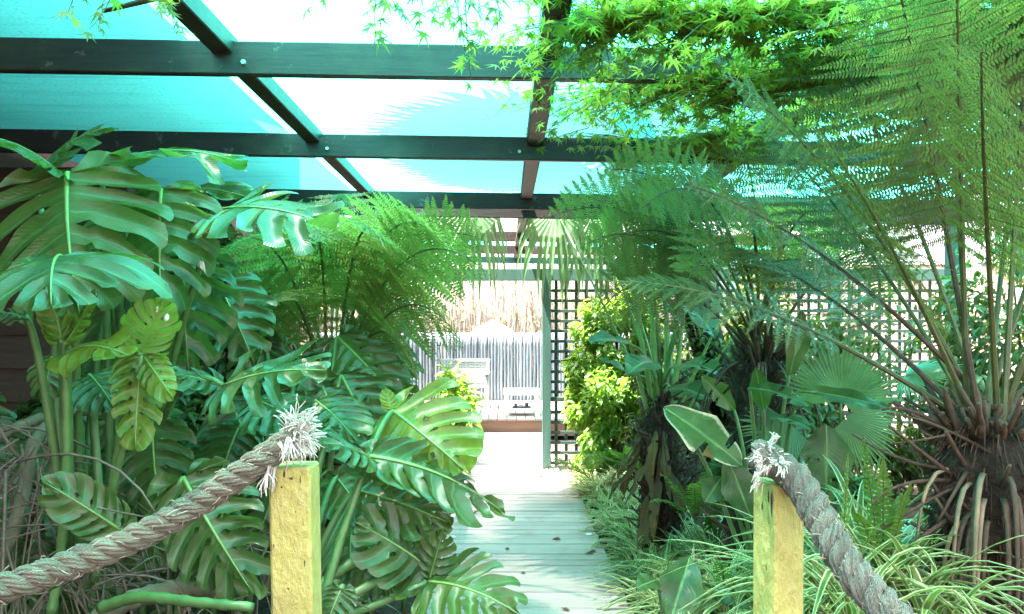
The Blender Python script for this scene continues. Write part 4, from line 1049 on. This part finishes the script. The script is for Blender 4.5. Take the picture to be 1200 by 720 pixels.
# ---- big paddle leaves between the tree ferns
q0 = W(905, 560, 3.55)
ph = thing("broad_leaf_plant", "plant with large wavy paddle leaves and one scorched leaf behind the yellow post", "plant", (q0[0], q0[1], 0))
QB = A([q0[0], q0[1] + .1, .05])
for P, tip, nn, kw in (
  (W(781, 480, 3.5), W(872, 548, 3.35), (-.25, -.8, .75), dict(width=.50, droop=.35, fold=.2, seed=11, mat=M_BROADV, tears=1, label="scorched leaf with cream and brown edge")),
  (W(852, 537, 3.45), W(882, 612, 3.4), (-.2, -1, .3), dict(width=.55, droop=.2, fold=.3, seed=12, tears=0)),
  (W(936, 458, 3.3), W(1052, 482, 3.1), (.05, -.8, .8), dict(width=.24, droop=.35, fold=.2, seed=13, tears=0)),
  (W(878, 455, 3.4), W(955, 480, 3.2), (.1, -.7, .8), dict(width=.36, droop=.6, fold=.3, seed=14, wave=.14)),
  (W(925, 440, 3.6), W(940, 362, 3.55), (.3, -1, .1), dict(width=.42, droop=.2, fold=.8, seed=15, tears=0)),
  (W(968, 500, 3.35), W(968, 580, 3.3), (-.2, -1, .2), dict(width=.75, droop=.15, fold=.3, seed=16, tears=1)),
  (W(905, 490, 3.4), W(952, 505, 3.2), (.2, -.7, .8), dict(width=.6, droop=.6, fold=.4, seed=17)),
  (W(895, 480, 3.5), W(885, 430, 3.4), (-.3, -1, .3), dict(width=.45, droop=.2, fold=.8, seed=18, tears=0)),
  (W(845, 560, 3.5), W(825, 590, 3.45), (-.1, -1, .3), dict(width=.85, droop=.2, fold=.3, seed=19, tears=0)),
  (W(940, 530, 3.5), W(975, 600, 3.45), (.2, -1, .3), dict(width=.5, droop=.2, fold=.4, seed=20)),
  (W(860, 480, 3.7), W(820, 440, 3.6), (-.3, -1, .5), dict(width=.4, droop=.3, fold=.5, seed=21)),
  (W(925, 560, 3.4), W(905, 620, 3.3), (-.2, -1, .3), dict(width=.5, droop=.3, fold=.4, seed=22)),
): broad_leaf(ph, P, tip, nn, QB, **kw)
q1 = W(790, 720, 2.9)
pl = thing("broad_leaf_plant", "low dark broad leaf sprouting among the spider plants", "plant", (q1[0], q1[1], 0))
for P, tip, kw in ((W(808, 655, 2.9), W(785, 730, 2.75), dict(width=.62, seed=31)), (W(835, 690, 2.85), W(880, 715, 2.7), dict(width=.4, seed=32)), (W(770, 680, 2.95), W(745, 690, 2.8), dict(width=.5, seed=33))):
    broad_leaf(pl, P, tip, (-.1, -.8, .7), A([q1[0], q1[1], -.02]), droop=.3, fold=.4, tears=0, **kw)

# ---- fan palms
fp = W(985, 520, 3.7)
f1 = thing("fan_palm", "young fan palm with wide pleated leaves between the tree ferns", "palm", (fp[0], fp[1], 0))
FB = A([fp[0], fp[1] + .05, .0])
fan_leaf(f1, W(985, 470, 3.6), W(1012, 392, 3.55), (-.1, -1, .25), FB, 44, 230, 1, .35, prad=.008)
fan_leaf(f1, W(990, 490, 3.5), W(1048, 545, 3.4), (-.1, -1, .5), FB, 34, 170, 2, .4, prad=.008)
fan_leaf(f1, W(1060, 440, 3.8), W(1130, 430, 3.6), (0, -.6, 1), FB, 36, 190, 3, .4, prad=.008)
fan_leaf(f1, W(930, 500, 3.9), W(880, 530, 3.8), (0, -.8, .8), FB, 34, 180, 4, .5, prad=.008)
f2b = W(800, 540, 6.0)
f2 = thing("fan_palm", "tall fan palm with long green stalks leaning over the path by the trellis", "palm", (f2b[0], f2b[1], 0))
FB2 = A([f2b[0], f2b[1], .35])
fern_trunk(f2, (f2b[0], f2b[1], -.1), (f2b[0], f2b[1], .5), .13, .10, 12, 60, .14)
fan_leaf(f2, W(652, 246, 7.5), W(634, 318, 7.2), (-.2, -1, .6), FB2, 24, 250, 5, .7, hang=.75, mid=W(740, 420, 6.0), prad=.017, join=.42)
fan_leaf(f2, W(698, 246, 7.5), W(706, 322, 7.2), (.0, -1, .6), FB2, 24, 220, 6, .7, hang=.6, mid=W(752, 400, 5.9), prad=.017, join=.42)
fan_leaf(f2, W(770, 290, 6.3), W(830, 330, 6.2), (.2, -.6, .9), FB2, 30, 220, 7, .7, hang=.4, prad=.017, join=.45)
fan_leaf(f2, W(735, 330, 6.2), W(775, 290, 6.2), (.1, -1, .4), FB2, 30, 220, 8, .5, hang=.3, prad=.017, join=.45)
f3b = W(420, 520, 6.2)
f3 = thing("fan_palm", "shaded fan palm drooping its leaf tips under the pergola behind the light tree fern", "palm", (f3b[0], f3b[1], 0))
FB3 = A([f3b[0], f3b[1], .5])
fern_trunk(f3, (f3b[0], f3b[1], -.1), (f3b[0], f3b[1], .6), .14, .11, 13, 60, .14)
fan_leaf(f3, W(480, 240, 7.5), W(490, 330, 7.2), (.0, -1, .5), FB3, 26, 250, 9, .7, hang=.5, prad=.018, join=.35)
fan_leaf(f3, W(552, 242, 7.5), W(566, 315, 7.2), (.1, -1, .5), FB3, 24, 240, 10, .8, hang=.7, prad=.018, join=.42)
fan_leaf(f3, W(400, 300, 6.0), W(360, 380, 5.8), (-.1, -1, .5), FB3, 32, 240, 11, .7, hang=.4, prad=.018, join=.4)
fan_leaf(f3, W(440, 370, 5.8), W(480, 440, 5.6), (.1, -1, .5), FB3, 30, 220, 12, .7, hang=.3, prad=.018, join=.35)

# ---- spider plants along the boardwalk
SP = [strap_clump("spider_plant", 50 + k, 40, .42, .027) for k in range(6)]
SPL = [strap_clump("spider_plant", 70 + k, 44, .52, .024) for k in range(3)]
r = np.random.default_rng(17); k = 0
LBL = "green and cream spider plant clump in the row edging the boardwalk"
yy = 3.0
while yy < 7.9:
    for row in range(5):
        xx = .76 + row * .21 + r.normal(0, .045)
        if row == 0: xx = .82 + r.uniform(0, .04)
        if row >= 3 and yy > 5: continue
        o = place("spider_plant", SP[k % 6], label=LBL, cat="spider plant", group="spider plants along the boardwalk", loc=(xx, yy + r.normal(0, .06), -.06 + .02 * row), rotz=r.uniform(0, 6.28), scale=r.uniform(.85, 1.25) * (0.85 if row == 0 else 1))
        k += 1
    yy += .24
LB2 = "tall arching green and cream spider plant beside the frayed rope under the huge tree fern"
for (px, py, d, sc) in ((985, 700, 2.3, 1.0), (1040, 690, 2.35, 1.1), (1010, 660, 2.6, 1.1), (1075, 700, 2.3, 1.0), (960, 690, 2.7, .9), (930, 700, 2.9, .9), (1050, 640, 2.75, 1.0), (1000, 725, 2.1, .9), (890, 700, 2.9, .9), (1090, 735, 2.15, 1.0), (850, 700, 3.0, .8)):
    p = W(px, py, d); p[2] = max(0, p[2] - .05)
    place("spider_plant", SPL[k % 3], label=LB2, cat="spider plant", group="spider plants under the huge tree fern", loc=tuple(p), rotz=r.uniform(0, 6.28), scale=sc); k += 1

# ---- sword ferns
def sword_fern(base, fr, label):
    t = thing("sword_fern", label, "fern", tuple(base))
    for k, (T, L, w_, dr) in enumerate(fr):
        mb = MB(); sword_frond(mb, base, T, L, w_, 20 + k, dr); place("frond", mb.mesh("frond", [M_SWORD, M_STIPE], False), t)
b_ = W(1035, 690, 2.4)
sword_fern(b_, [((-.05, -.1, 1), .55, .045, .2), ((.1, -.2, 1), .5, .045, .3), ((-.3, -.2, .9), .5, .045, .6), ((.4, -.3, .8), .45, .045, .6), ((.2, .1, 1), .48, .04, .5), ((-.15, -.05, 1), .6, .04, .1)], "upright sword fern between the frayed rope and the huge tree fern")
b_ = W(985, 700, 2.25)
sword_fern(b_, [((0.05, 0, 1), .52, .035, .1), ((-.2, -.1, 1), .42, .035, .2), ((.3, -.1, .9), .4, .035, .5)], "thin bluish sword fern right behind the frayed rope")
b_ = W(850, 700, 3.0)
sword_fern(b_, [((-.5, -.2, .5), .5, .05, .5), ((.3, -.3, .6), .5, .05, .5), ((-.2, -.5, .8), .45, .05, .6), ((.5, .2, .6), .5, .05, .5), ((-.7, .1, .5), .5, .05, .5)], "sword fern spreading among the spider plants beside the yellow post")
b_ = W(745, 560, 5.6)
sword_fern(b_, [((-1, -.2, .6), .6, .09, .5), ((-.6, -.5, .9), .6, .09, .5), ((.3, -.6, .9), .6, .09, .5), ((-.9, -.4, .9), .7, .09, .7), ((.6, -.4, .7), .6, .09, .5), ((-.2, -.6, 1), .6, .09, .6)], "sword fern at the foot of the leafy bush by the trellis")
b_ = W(815, 610, 4.5)
sword_fern(b_, [((-.8, -.5, .8), .55, .07, .6), ((.5, -.6, .8), .55, .07, .6), ((-.2, -.7, 1), .6, .07, .5), ((.1, -.5, 1.2), .55, .07, .4), ((-.6, -.1, 1.1), .55, .07, .5), ((.8, -.2, .9), .5, .07, .6)], "sword fern in front of the shaggy brown stump")
b_ = W(890, 610, 3.95)
sword_fern(b_, [((-.8, -.5, .8), .5, .06, .6), ((.5, -.6, .8), .5, .06, .6), ((-.2, -.7, 1), .5, .06, .5), ((.3, -.4, 1.2), .5, .06, .4), ((.8, -.2, .9), .5, .06, .6)], "sword fern at the base of the shaggy tree fern trunk behind the yellow post")
b_ = W(690, 560, 6.6)
sword_fern(b_, [((-1, -.3, .7), .65, .11, .8), ((-.7, -.6, .8), .6, .11, .9), ((-1, .1, .9), .7, .11, .9), ((.2, -.6, 1), .6, .1, .6)], "pale sword fern leaning onto the boardwalk below the trellis post")
#__END_RIGHT__
# ================================================================== TREES OVERHEAD AND BEYOND
#__TREE__
def bush(name, label, cat, center, radii, n, leaf, wd_, mat, seed, stems=7, group=None, shell=.55, clumps=26):
    r = np.random.default_rng(seed); c = np.asarray(center, float); R = np.asarray(radii, float)
    t = thing(name, label, cat, (c[0], c[1], 0), group)
    cc = rand_dirs(r, clumps) * (r.uniform(shell, 1.0, (clumps, 1))) * R + c; cr = r.uniform(.18, .36, clumps) * R.mean()
    k = r.integers(0, clumps, n); P = cc[k] + rand_dirs(r, n) * (cr[k] * r.uniform(.3, 1, n) ** .5)[:, None]
    P[:, 2] = np.maximum(P[:, 2], .03)
    out = nrm((P - c) / R); D = nrm(out * .6 + rand_dirs(r, n) * .6 + A([0, 0, -.35])); Nn = A([0, 0, 1.]) + out * .5 + r.normal(0, .45, (n, 3))
    mb = MB(); leaf_cloud(P, D, Nn, leaf * r.uniform(.65, 1.3, n), wd_ * r.uniform(.7, 1.2, n), seed, mb)
    place("crown", mb.mesh("crown", mat), t)
    mb = MB()
    for i in range(stems):
        e = cc[i % clumps]; b = A([c[0] + r.normal(0, .06), c[1] + r.normal(0, .06), -.08])
        tube(bez(b, (b + e) / 2 + r.normal(0, .06, 3), e, n=8), np.linspace(.018, .005, 8), 5, mb)
    place("stems", mb.mesh("stems", M_BARK), t)
    return t
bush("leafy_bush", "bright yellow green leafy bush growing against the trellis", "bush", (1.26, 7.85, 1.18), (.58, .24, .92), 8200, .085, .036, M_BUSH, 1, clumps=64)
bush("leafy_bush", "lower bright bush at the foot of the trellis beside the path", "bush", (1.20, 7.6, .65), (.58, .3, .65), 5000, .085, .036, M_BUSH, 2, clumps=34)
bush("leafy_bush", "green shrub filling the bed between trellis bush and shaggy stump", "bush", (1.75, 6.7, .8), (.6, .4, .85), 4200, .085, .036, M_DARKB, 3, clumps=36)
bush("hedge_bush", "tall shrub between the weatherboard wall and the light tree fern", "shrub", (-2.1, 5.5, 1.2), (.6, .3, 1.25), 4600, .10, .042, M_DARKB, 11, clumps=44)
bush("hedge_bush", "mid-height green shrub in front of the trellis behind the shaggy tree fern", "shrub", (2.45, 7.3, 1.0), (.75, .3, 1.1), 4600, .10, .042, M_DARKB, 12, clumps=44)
bush("leafy_bush", "low green shrub under the paddle leaves beside the shaggy trunks", "bush", (1.75, 4.6, .45), (.55, .35, .5), 2600, .085, .036, M_DARKB, 14, clumps=30)
bush("garden_shrub", "small sunlit yellow green shrub where the boardwalk meets the deck", "shrub", (-.62, 8.6, .55), (.28, .3, .42), 620, .15, .05, M_BUSH, 4, clumps=14)
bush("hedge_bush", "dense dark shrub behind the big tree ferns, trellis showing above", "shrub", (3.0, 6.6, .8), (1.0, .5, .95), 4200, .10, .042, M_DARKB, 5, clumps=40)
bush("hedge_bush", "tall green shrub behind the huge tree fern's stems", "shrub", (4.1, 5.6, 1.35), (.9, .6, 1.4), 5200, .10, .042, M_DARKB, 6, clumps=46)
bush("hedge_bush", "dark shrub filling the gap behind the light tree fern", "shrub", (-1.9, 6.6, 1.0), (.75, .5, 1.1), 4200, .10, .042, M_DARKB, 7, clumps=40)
bush("hedge_bush", "shaded shrub in front of the weatherboard wall's end", "shrub", (-2.3, 4.5, .7), (.5, .3, .75), 2600, .10, .045, M_DARKB, 8, clumps=26)
bush("hedge_bush", "low dark groundcover shrub under the shaded monstera", "shrub", (-1.35, 5.4, .55), (.6, .6, .6), 2600, .09, .04, M_DARKB, 9, clumps=30)
bush("hedge_bush", "big garden bush beyond the pink wall's end", "shrub", (7.5, 9.0, 1.6), (1.5, 1.0, 1.7), 5200, .13, .055, M_DARKB, 10, clumps=46)

# ---- grass-like seedlings by the path on the monstera side
GR = [strap_clump("spider_plant", 90 + k, 26, .24, .012) for k in range(3)]
r = np.random.default_rng(3)
for k in range(14):
    yy = 3.4 + k * .36
    place("spider_plant", GR[k % 3], label="small spider plant tuft along the leaf-strewn boardwalk edge below the monsteras", cat="spider plant", group="small tufts on the monstera side of the boardwalk", loc=(-.60 - abs(r.normal(0, .08)), yy, -.07), rotz=r.uniform(0, 6.28), scale=r.uniform(.7, 1.2))

# ---- maple: trunk out of sight beside the big tree fern, boughs under the cloth
def maple():
    t = thing("maple_tree", "maple tree with star-shaped bright green leaves spreading under the pergola roof", "tree", (2.75, 1.7, 0))
    r = np.random.default_rng(21)
    trunk = smooth_path([(2.75, 1.7, -.15), (2.7, 1.75, .8), (2.55, 1.85, 1.6), (2.35, 2.0, 2.2)], 16)
    place("trunk", tube(trunk, np.linspace(.10, .065, 16), 10).mesh("trunk", M_BARK), t)
    limbs = [
      [(2.35, 2.0, 2.2), (1.9, 2.4, 2.42), W(985, 75, 2.9), W(900, 100, 3.2), W(790, 95, 3.5), W(700, 110, 3.8)],
      [(2.35, 2.0, 2.2), (1.8, 2.3, 2.46), W(960, 10, 2.7), W(850, 20, 2.75), W(740, 15, 2.8), W(690, 30, 2.8)],
      [(2.35, 2.0, 2.2), (1.7, 1.9, 2.46), (.9, 1.95, 2.52), (.2, 2.1, 2.56), (-.35, 2.15, 2.55), (-.9, 2.2, 2.52), (-1.25, 2.3, 2.5)],
      [(2.35, 2.0, 2.2), (2.1, 2.9, 2.45), W(1000, 110, 3.7), W(900, 140, 4.2), W(800, 170, 4.6), W(720, 165, 4.9)],
      [(2.35, 2.0, 2.2), (2.4, 2.6, 2.5), W(1120, 30, 3.3), W(1060, 40, 3.9), W(960, 60, 4.3)],
      [(2.35, 2.0, 2.2), (2.3, 2.2, 2.5), W(1180, -10, 2.9), W(1190, 0, 3.6)],
    ]
    twP = []
    for k, l in enumerate(limbs):
        p = smooth_path(l, 40); place("branch", tube(p, np.linspace(.032, .007, 40), 7).mesh("branch", M_BARK), t)
        if k == 2: continue
        for q in range(330 if k < 2 else 240):
            i = r.integers(9, 40); twP.append((p[i], r.normal(0, 1, 3) * A([.26, .26, .10]) + A([-.06, 0, .0])))
    # twigs with opposite leaves
    tw = MB(); LP, LD, LN, LS = [], [], [], []
    def twig(p0, v, nl, size, sag=.08):
        e = p0 + v; pts = bez(p0, p0 + v * .5 + A([0, 0, .02]), e + A([0, 0, -sag * np.linalg.norm(v)]), n=8)
        tube(pts, np.linspace(.0028, .0012, 8), 4, tw)
        out = []
        for q in range(nl):
            i = min(7, 1 + int(q / nl * 7)); a = r.uniform(0, 6.28); d = A([math.cos(a), math.sin(a), r.uniform(-.75, .05)]); 
            out.append((pts[i] + nrm(d) * .025, nrm(d), nrm(A([r.normal(0, .35), r.normal(0, .35), 1.])), size * r.uniform(.65, 1.2)))
        return out
    allv = []
    for p0, v in twP: allv += twig(p0, v, 15, .056)
    allv = [q for q in allv if q[0][2] < 2.72]
    cc = rand_dirs(r, 60) * A([1.7, 1.5, .6]) * r.uniform(.3, 1, (60, 1)) + A([1.0, .9, 3.75])   # unseen upper crown above the roof, added to shade the foreground
    for c_ in cc:
        for q in range(60): allv.append((c_ + rand_dirs(r, 1)[0] * r.uniform(.05, .4), rand_dirs(r, 1)[0], nrm(A([r.normal(0, .4), r.normal(0, .4), 1.])), .075))
    for l in ([(2.35, 2.0, 2.2), (1.9, 1.6, 3.0), (1.2, 1.0, 3.5), (.3, .6, 3.8)], [(2.35, 2.0, 2.2), (2.2, 1.4, 3.2), (2.0, .6, 3.8)]):  # boughs reaching up to the added shading crown
        place("branch", tube(smooth_path(l, 24), np.linspace(.05, .012, 24), 7).mesh("branch", M_BARK), t)
    mb = MB(); V, Fq = maple_leaves(A([q[0] for q in allv]), A([q[1] for q in allv]), A([q[2] for q in allv]), A([q[3] for q in allv]), 2)
    mb.add(V, Fq); place("crown", mb.mesh("crown", M_MAPLE), t, kind="stuff")
    place("twigs", tw.mesh("twigs", M_BARK), t, kind="stuff")
    # hanging sprays whose leaves can be told apart
    sprays = [ # from the overhead branch: anchor px, end px
      (W(120, -45, 2.25), W(78, 22, 2.15), 8), (W(140, -40, 2.25), W(105, 34, 2.15), 9), (W(190, -30, 2.2), W(205, 36, 2.15), 9), (W(215, -30, 2.2), W(180, 8, 2.1), 6),
      (W(400, -40, 2.2), W(365, 6, 2.15), 6), (W(450, -40, 2.2), W(440, 40, 2.2), 12), (W(480, -40, 2.2), W(500, 30, 2.15), 12), (W(520, -40, 2.2), W(545, 60, 2.2), 14),
      (W(545, -30, 2.2), W(552, 92, 2.15), 12), (W(560, -40, 2.2), W(590, 20, 2.2), 10), (W(600, -40, 2.2), W(636, 12, 2.2), 7), (W(430, -30, 2.3), W(465, 12, 2.3), 10), (W(500, -30, 2.4), W(525, 20, 2.35), 10), (W(560, -20, 2.4), W(570, 35, 2.3), 9),
      (W(655, 150, 4.5), W(628, 150, 4.4), 5), (W(700, 60, 3.0), W(672, 70, 2.95), 8), (W(720, 120, 3.6), W(680, 140, 3.5), 9), (W(740, 170, 4.4), W(665, 172, 4.3), 9), (W(700, 20, 2.8), W(680, 10, 2.7), 9), (W(690, 150, 4.2), W(655, 160, 4.1), 9),
    ]
    for k, (a_, b_, n) in enumerate(sprays):
        tw = MB(); pts = bez(a_, (a_ + b_) / 2 + r.normal(0, .015, 3), b_, n=9); tube(pts, np.linspace(.0026, .001, 9), 4, tw)
        o = place("spray", tw.mesh("spray", M_BARK), t)
        for q in range(n):
            i = 2 + int(q / n * 6.9) if q < n - 1 else 8
            a = r.uniform(0, 6.28); d = nrm(A([math.cos(a), math.sin(a) * .6, r.uniform(-1.1, -.1)]))
            nn = nrm(A([r.normal(0, .5), -.5 + r.normal(0, .5), .8])); s_ = r.uniform(.038, .062)
            base = pts[i] + d * .022
            V, Fq = maple_leaves(base[None], d[None], nn[None], A([s_]), 1000 + 50 * k + q)
            m2 = MB().add(V, Fq); tube(A([pts[i], base]), .0009, 3, m2, 1)
            place("leaf", m2.mesh("leaf", [M_MAPLE, M_PET]), o)
maple()

# ---- tall palm above the roof whose crown shades part of the cloth
def tall_palm(base, top, label, seed, nl=40, R=1.15):
    r = np.random.default_rng(seed); t = thing("tall_palm", label, "palm", tuple(base))
    tr = smooth_path([A(base) + A([0, 0, -.2]), (A(base) + A(top)) / 2 + A([.1, 0, 0]), A(top)], 20)
    place("trunk", tube(tr, np.linspace(.17, .12, 20), 12).mesh("trunk", M_FIBRE), t)
    for k in range(nl):
        a = k * 2.39996; el = 1.2 - 1.75 * k / nl; d = A([math.cos(a) * math.cos(el), math.sin(a) * math.cos(el), math.sin(el)])
        p = A(top) + d * R * r.uniform(.75, 1.1); tip = p + nrm(d + A([0, 0, -.5])) * R * .8
        fan_leaf(t, p, tip, nrm(A([0, 0, 1.]) - d * .2), A(top), 30, 230, seed * 50 + k, .5, hang=.3, prad=.02)
tall_palm((2.5, 7.45, 0), (.0, 5.2, 5.2), "tall leaning fan palm whose crown overhangs the pergola roof", 1, 48, 1.1)
#__END_TREE__
# ================================================================== POSTS AND ROPES
#__ROPE__
def yellow_post(label, px0, px1, d, ztop, lean, depth=.09, slant=0.0, rot=0.0):
    x0 = (px0 - VX) / F * d; x1 = (px1 - VX) / F * d; xc = (x0 + x1) / 2
    t = thing("yellow_post", label, "post", (xc, d + depth / 2, 0))
    w = (x1 - x0) / 2; V, Fs = box_arr(-w, w, -depth / 2, depth / 2, -.3, ztop, bev=.006)
    top = V[:, 2] > ztop - .02; V[top, 2] += slant * V[top, 0]
    c, s = math.cos(rot), math.sin(rot); V = np.stack([V[:, 0] * c - V[:, 1] * s, V[:, 0] * s + V[:, 1] * c, V[:, 2]], 1)
    V[:, 0] += xc + lean * (V[:, 2] - ztop); V[:, 1] += d + depth / 2
    # denser front so that the paint relief catches the light
    place("shaft", fix_normals(MB().add(V, Fs).mesh("shaft", M_YEL, False)), t)
    return t, xc

def rope(label, pts, rad, mat, fray, seed, nturn_per_m=9.5):
    n = 300; c = smooth_path(pts, n); T, N, B = frames(c, (0, 0, 1)); r = np.random.default_rng(seed)
    s = np.concatenate([[0], np.cumsum(np.linalg.norm(np.diff(c, axis=0), axis=1))])
    t = thing("rope", label, "rope", tuple(c[n // 2] - A([0, 0, rad])))
    for k in range(3):
        ph = s * nturn_per_m * 2 * np.pi + k * 2 * np.pi / 3
        off = (N * np.cos(ph)[:, None] + B * np.sin(ph)[:, None]) * rad * .54
        p = c + off; p = p + np.stack([np.convolve(r.normal(0, 1, n + 8), np.ones(9) / 9, 'valid') for _ in range(3)], 1) * rad * .05
        T2, N2, B2 = frames(p, (0, 0, 1)); mb = MB(); ny = 9
        for q in range(ny):                                   # the yarns of the strand
            a2 = -s * 34 + q * 2 * np.pi / ny; wob = 1 + .10 * np.convolve(r.normal(0, 1, n + 10), np.ones(11) / 11, 'valid') * 2
            py_ = p + (N2 * np.cos(a2)[:, None] + B2 * np.sin(a2)[:, None]) * (rad * .38 * wob)[:, None]
            tube(py_, rad * .19 * (1 + .10 * np.convolve(r.normal(0, 1, n + 4), np.ones(5) / 5, 'valid')), 5, mb)
        tube(p, rad * .36, 6, mb)
        place("strand", mb.mesh("strand", mat), t)
    mb = MB()
    for k in range(450):                                      # loose fibre lying along the lay
        i = r.integers(2, n - 8); a = r.uniform(0, 6.28); o = (N[i] * math.cos(a) + B[i] * math.sin(a))
        tw = T[i] * r.uniform(.5, 1.0) * r.choice([-1, 1]) + np.cross(T[i], o) * r.uniform(-.4, .8)
        p0 = c[i] + o * rad * r.uniform(.80, .98); l = r.uniform(.010, .035)
        e = p0 + tw * l + o * abs(r.normal(0, .006)) + A([0, 0, -.003])
        tube(A([p0, (p0 + e) / 2 + o * .002 + r.normal(0, .002, 3), e]), r.uniform(.0003, .0008), 3, mb)
    place("loose_fibres", mb.mesh("loose_fibres", M_FUZZ), t, kind="stuff")
    mb = MB()
    for (p, d, cnt, ln, spread, rr) in fray:
        p = A(p); d = nrm(A(d)); nb = max(3, cnt // 11)
        for b in range(nb):                                   # limp yarns in untwisting bundles
            bd = nrm(d + r.normal(0, spread, 3)); bp = p + r.normal(0, rad * .38, 3); bl = ln * r.uniform(.55, 1.2); bc = r.normal(0, .5, 3)
            for k in range(11):
                m_ = 9; v = nrm(bd + r.normal(0, .13, 3)); q = [bp + r.normal(0, rad * .10, 3)]; l = bl * r.uniform(.7, 1.1) / (m_ - 1)
                for u_ in range(m_ - 1):
                    v = nrm(v + bc * .10 + r.normal(0, .16, 3) + A([0, 0, -.10])); q.append(q[-1] + v * l)
                tube(A(q), rr * np.linspace(1, .7, m_) * r.uniform(.7, 1.15), 4, mb)
    place("frayed_end", mb.mesh("frayed_end", M_FRAY), t, kind="stuff")
    return t

d1 = 1.66
p1, xc1 = yellow_post("yellow painted timber post carrying the rope end on the monstera side", 314, 363, d1, W(0, 548, d1)[2], -.018)
def chip(post, c, ux, uz, w_, h_, seed):
    r = np.random.default_rng(seed); a = np.arange(11) / 11 * 6.283; q = r.uniform(.55, 1.1, 11)
    V = A(c) + A(ux) * (np.cos(a) * q * w_)[:, None] + A(uz) * (np.sin(a) * q * h_)[:, None]
    place("paint_chip", MB().add(V, np.arange(11)[::-1][None]).mesh("paint_chip", M_DARK, False), post)
for k, (px, py, w_, h_) in enumerate(((323, 561, 1.6, 2.6), (333, 556, 1.5, 6), (341, 561, 3, 2), (352, 563, .9, 6), (330, 571, 1.3, 1.5), (346, 600, 1.4, .8), (321, 640, .8, 3), (357, 660, .8, 5), (338, 690, 1.6, 1))):
    q = W(px, py, d1); g = d1 / F; chip(p1, (q[0], d1 - .0008, q[2]), (1, 0, 0), (0, 0, 1), w_ * g, h_ * g, k)
rope("thick weathered rope with bushy white frayed end tied to the yellow post by the monsteras",
     [W(-140, 722, 1.42), W(-40, 702, 1.46), W(0, 690, 1.48), W(100, 655, 1.55), W(180, 620, 1.60), W(250, 578, 1.63), W(300, 543, 1.64), W(330, 522, 1.66), W(346, 515, 1.685)], .029, M_ROPE,
     [(W(342, 516, 1.68), (.75, -.25, .55), 230, .058, .30, .0017), (W(352, 512, 1.68), (.9, -.2, -.2), 150, .05, .34, .0016), (W(335, 520, 1.655), (.1, -.6, -.75), 110, .05, .35, .0015), (W(348, 505, 1.68), (.2, 0, 1), 100, .058, .3, .0017), (W(317, 535, 1.64), (-.1, -.3, -1), 16, .07, .2, .0018)], 3)
d2 = 1.72
p2, xc2 = yellow_post("yellow painted timber post under the grey rope end beside the spider plants", 900, 941, d2, W(0, 568, d2)[2], 0.004, rot=.30, slant=-.12)
wl_ = (941 - 900) / F * d2 / 2; cr, sr = math.cos(.30), math.sin(.30)
for k, (ly, z_, w_, h_) in enumerate(((-.030, -.045, .004, .036), (-.018, -.03, .003, .02), (.005, -.06, .003, .012), (-.01, -.2, .002, .01))):   # on its side face
    lx = -wl_ - .0008; c_ = (xc2 + lx * cr - ly * sr, d2 + .045 + lx * sr + ly * cr, W(0, 568, d2)[2] + z_)
    chip(p2, c_, (sr, -cr, 0), (0, 0, 1), w_, h_, 40 + k)
rope("thick grey frayed rope sloping off the yellow post by the tree fern",
     [W(886, 532, 1.74), W(905, 540, 1.72), W(935, 565, 1.68), W(960, 605, 1.62), W(985, 650, 1.55), W(1020, 695, 1.48), W(1060, 735, 1.42), W(1120, 780, 1.36)], .034, M_ROPEG,
     [(W(892, 533, 1.73), (-.8, -.3, .35), 60, .030, .4, .0020), (W(908, 530, 1.72), (.0, -.3, 1), 14, .045, .25, .0022), (W(893, 548, 1.70), (-.2, -.4, -1), 60, .03, .3, .0016), (W(915, 545, 1.67), (.2, -.6, -.3), 60, .022, .6, .0015)], 4)
#__END_ROPE__
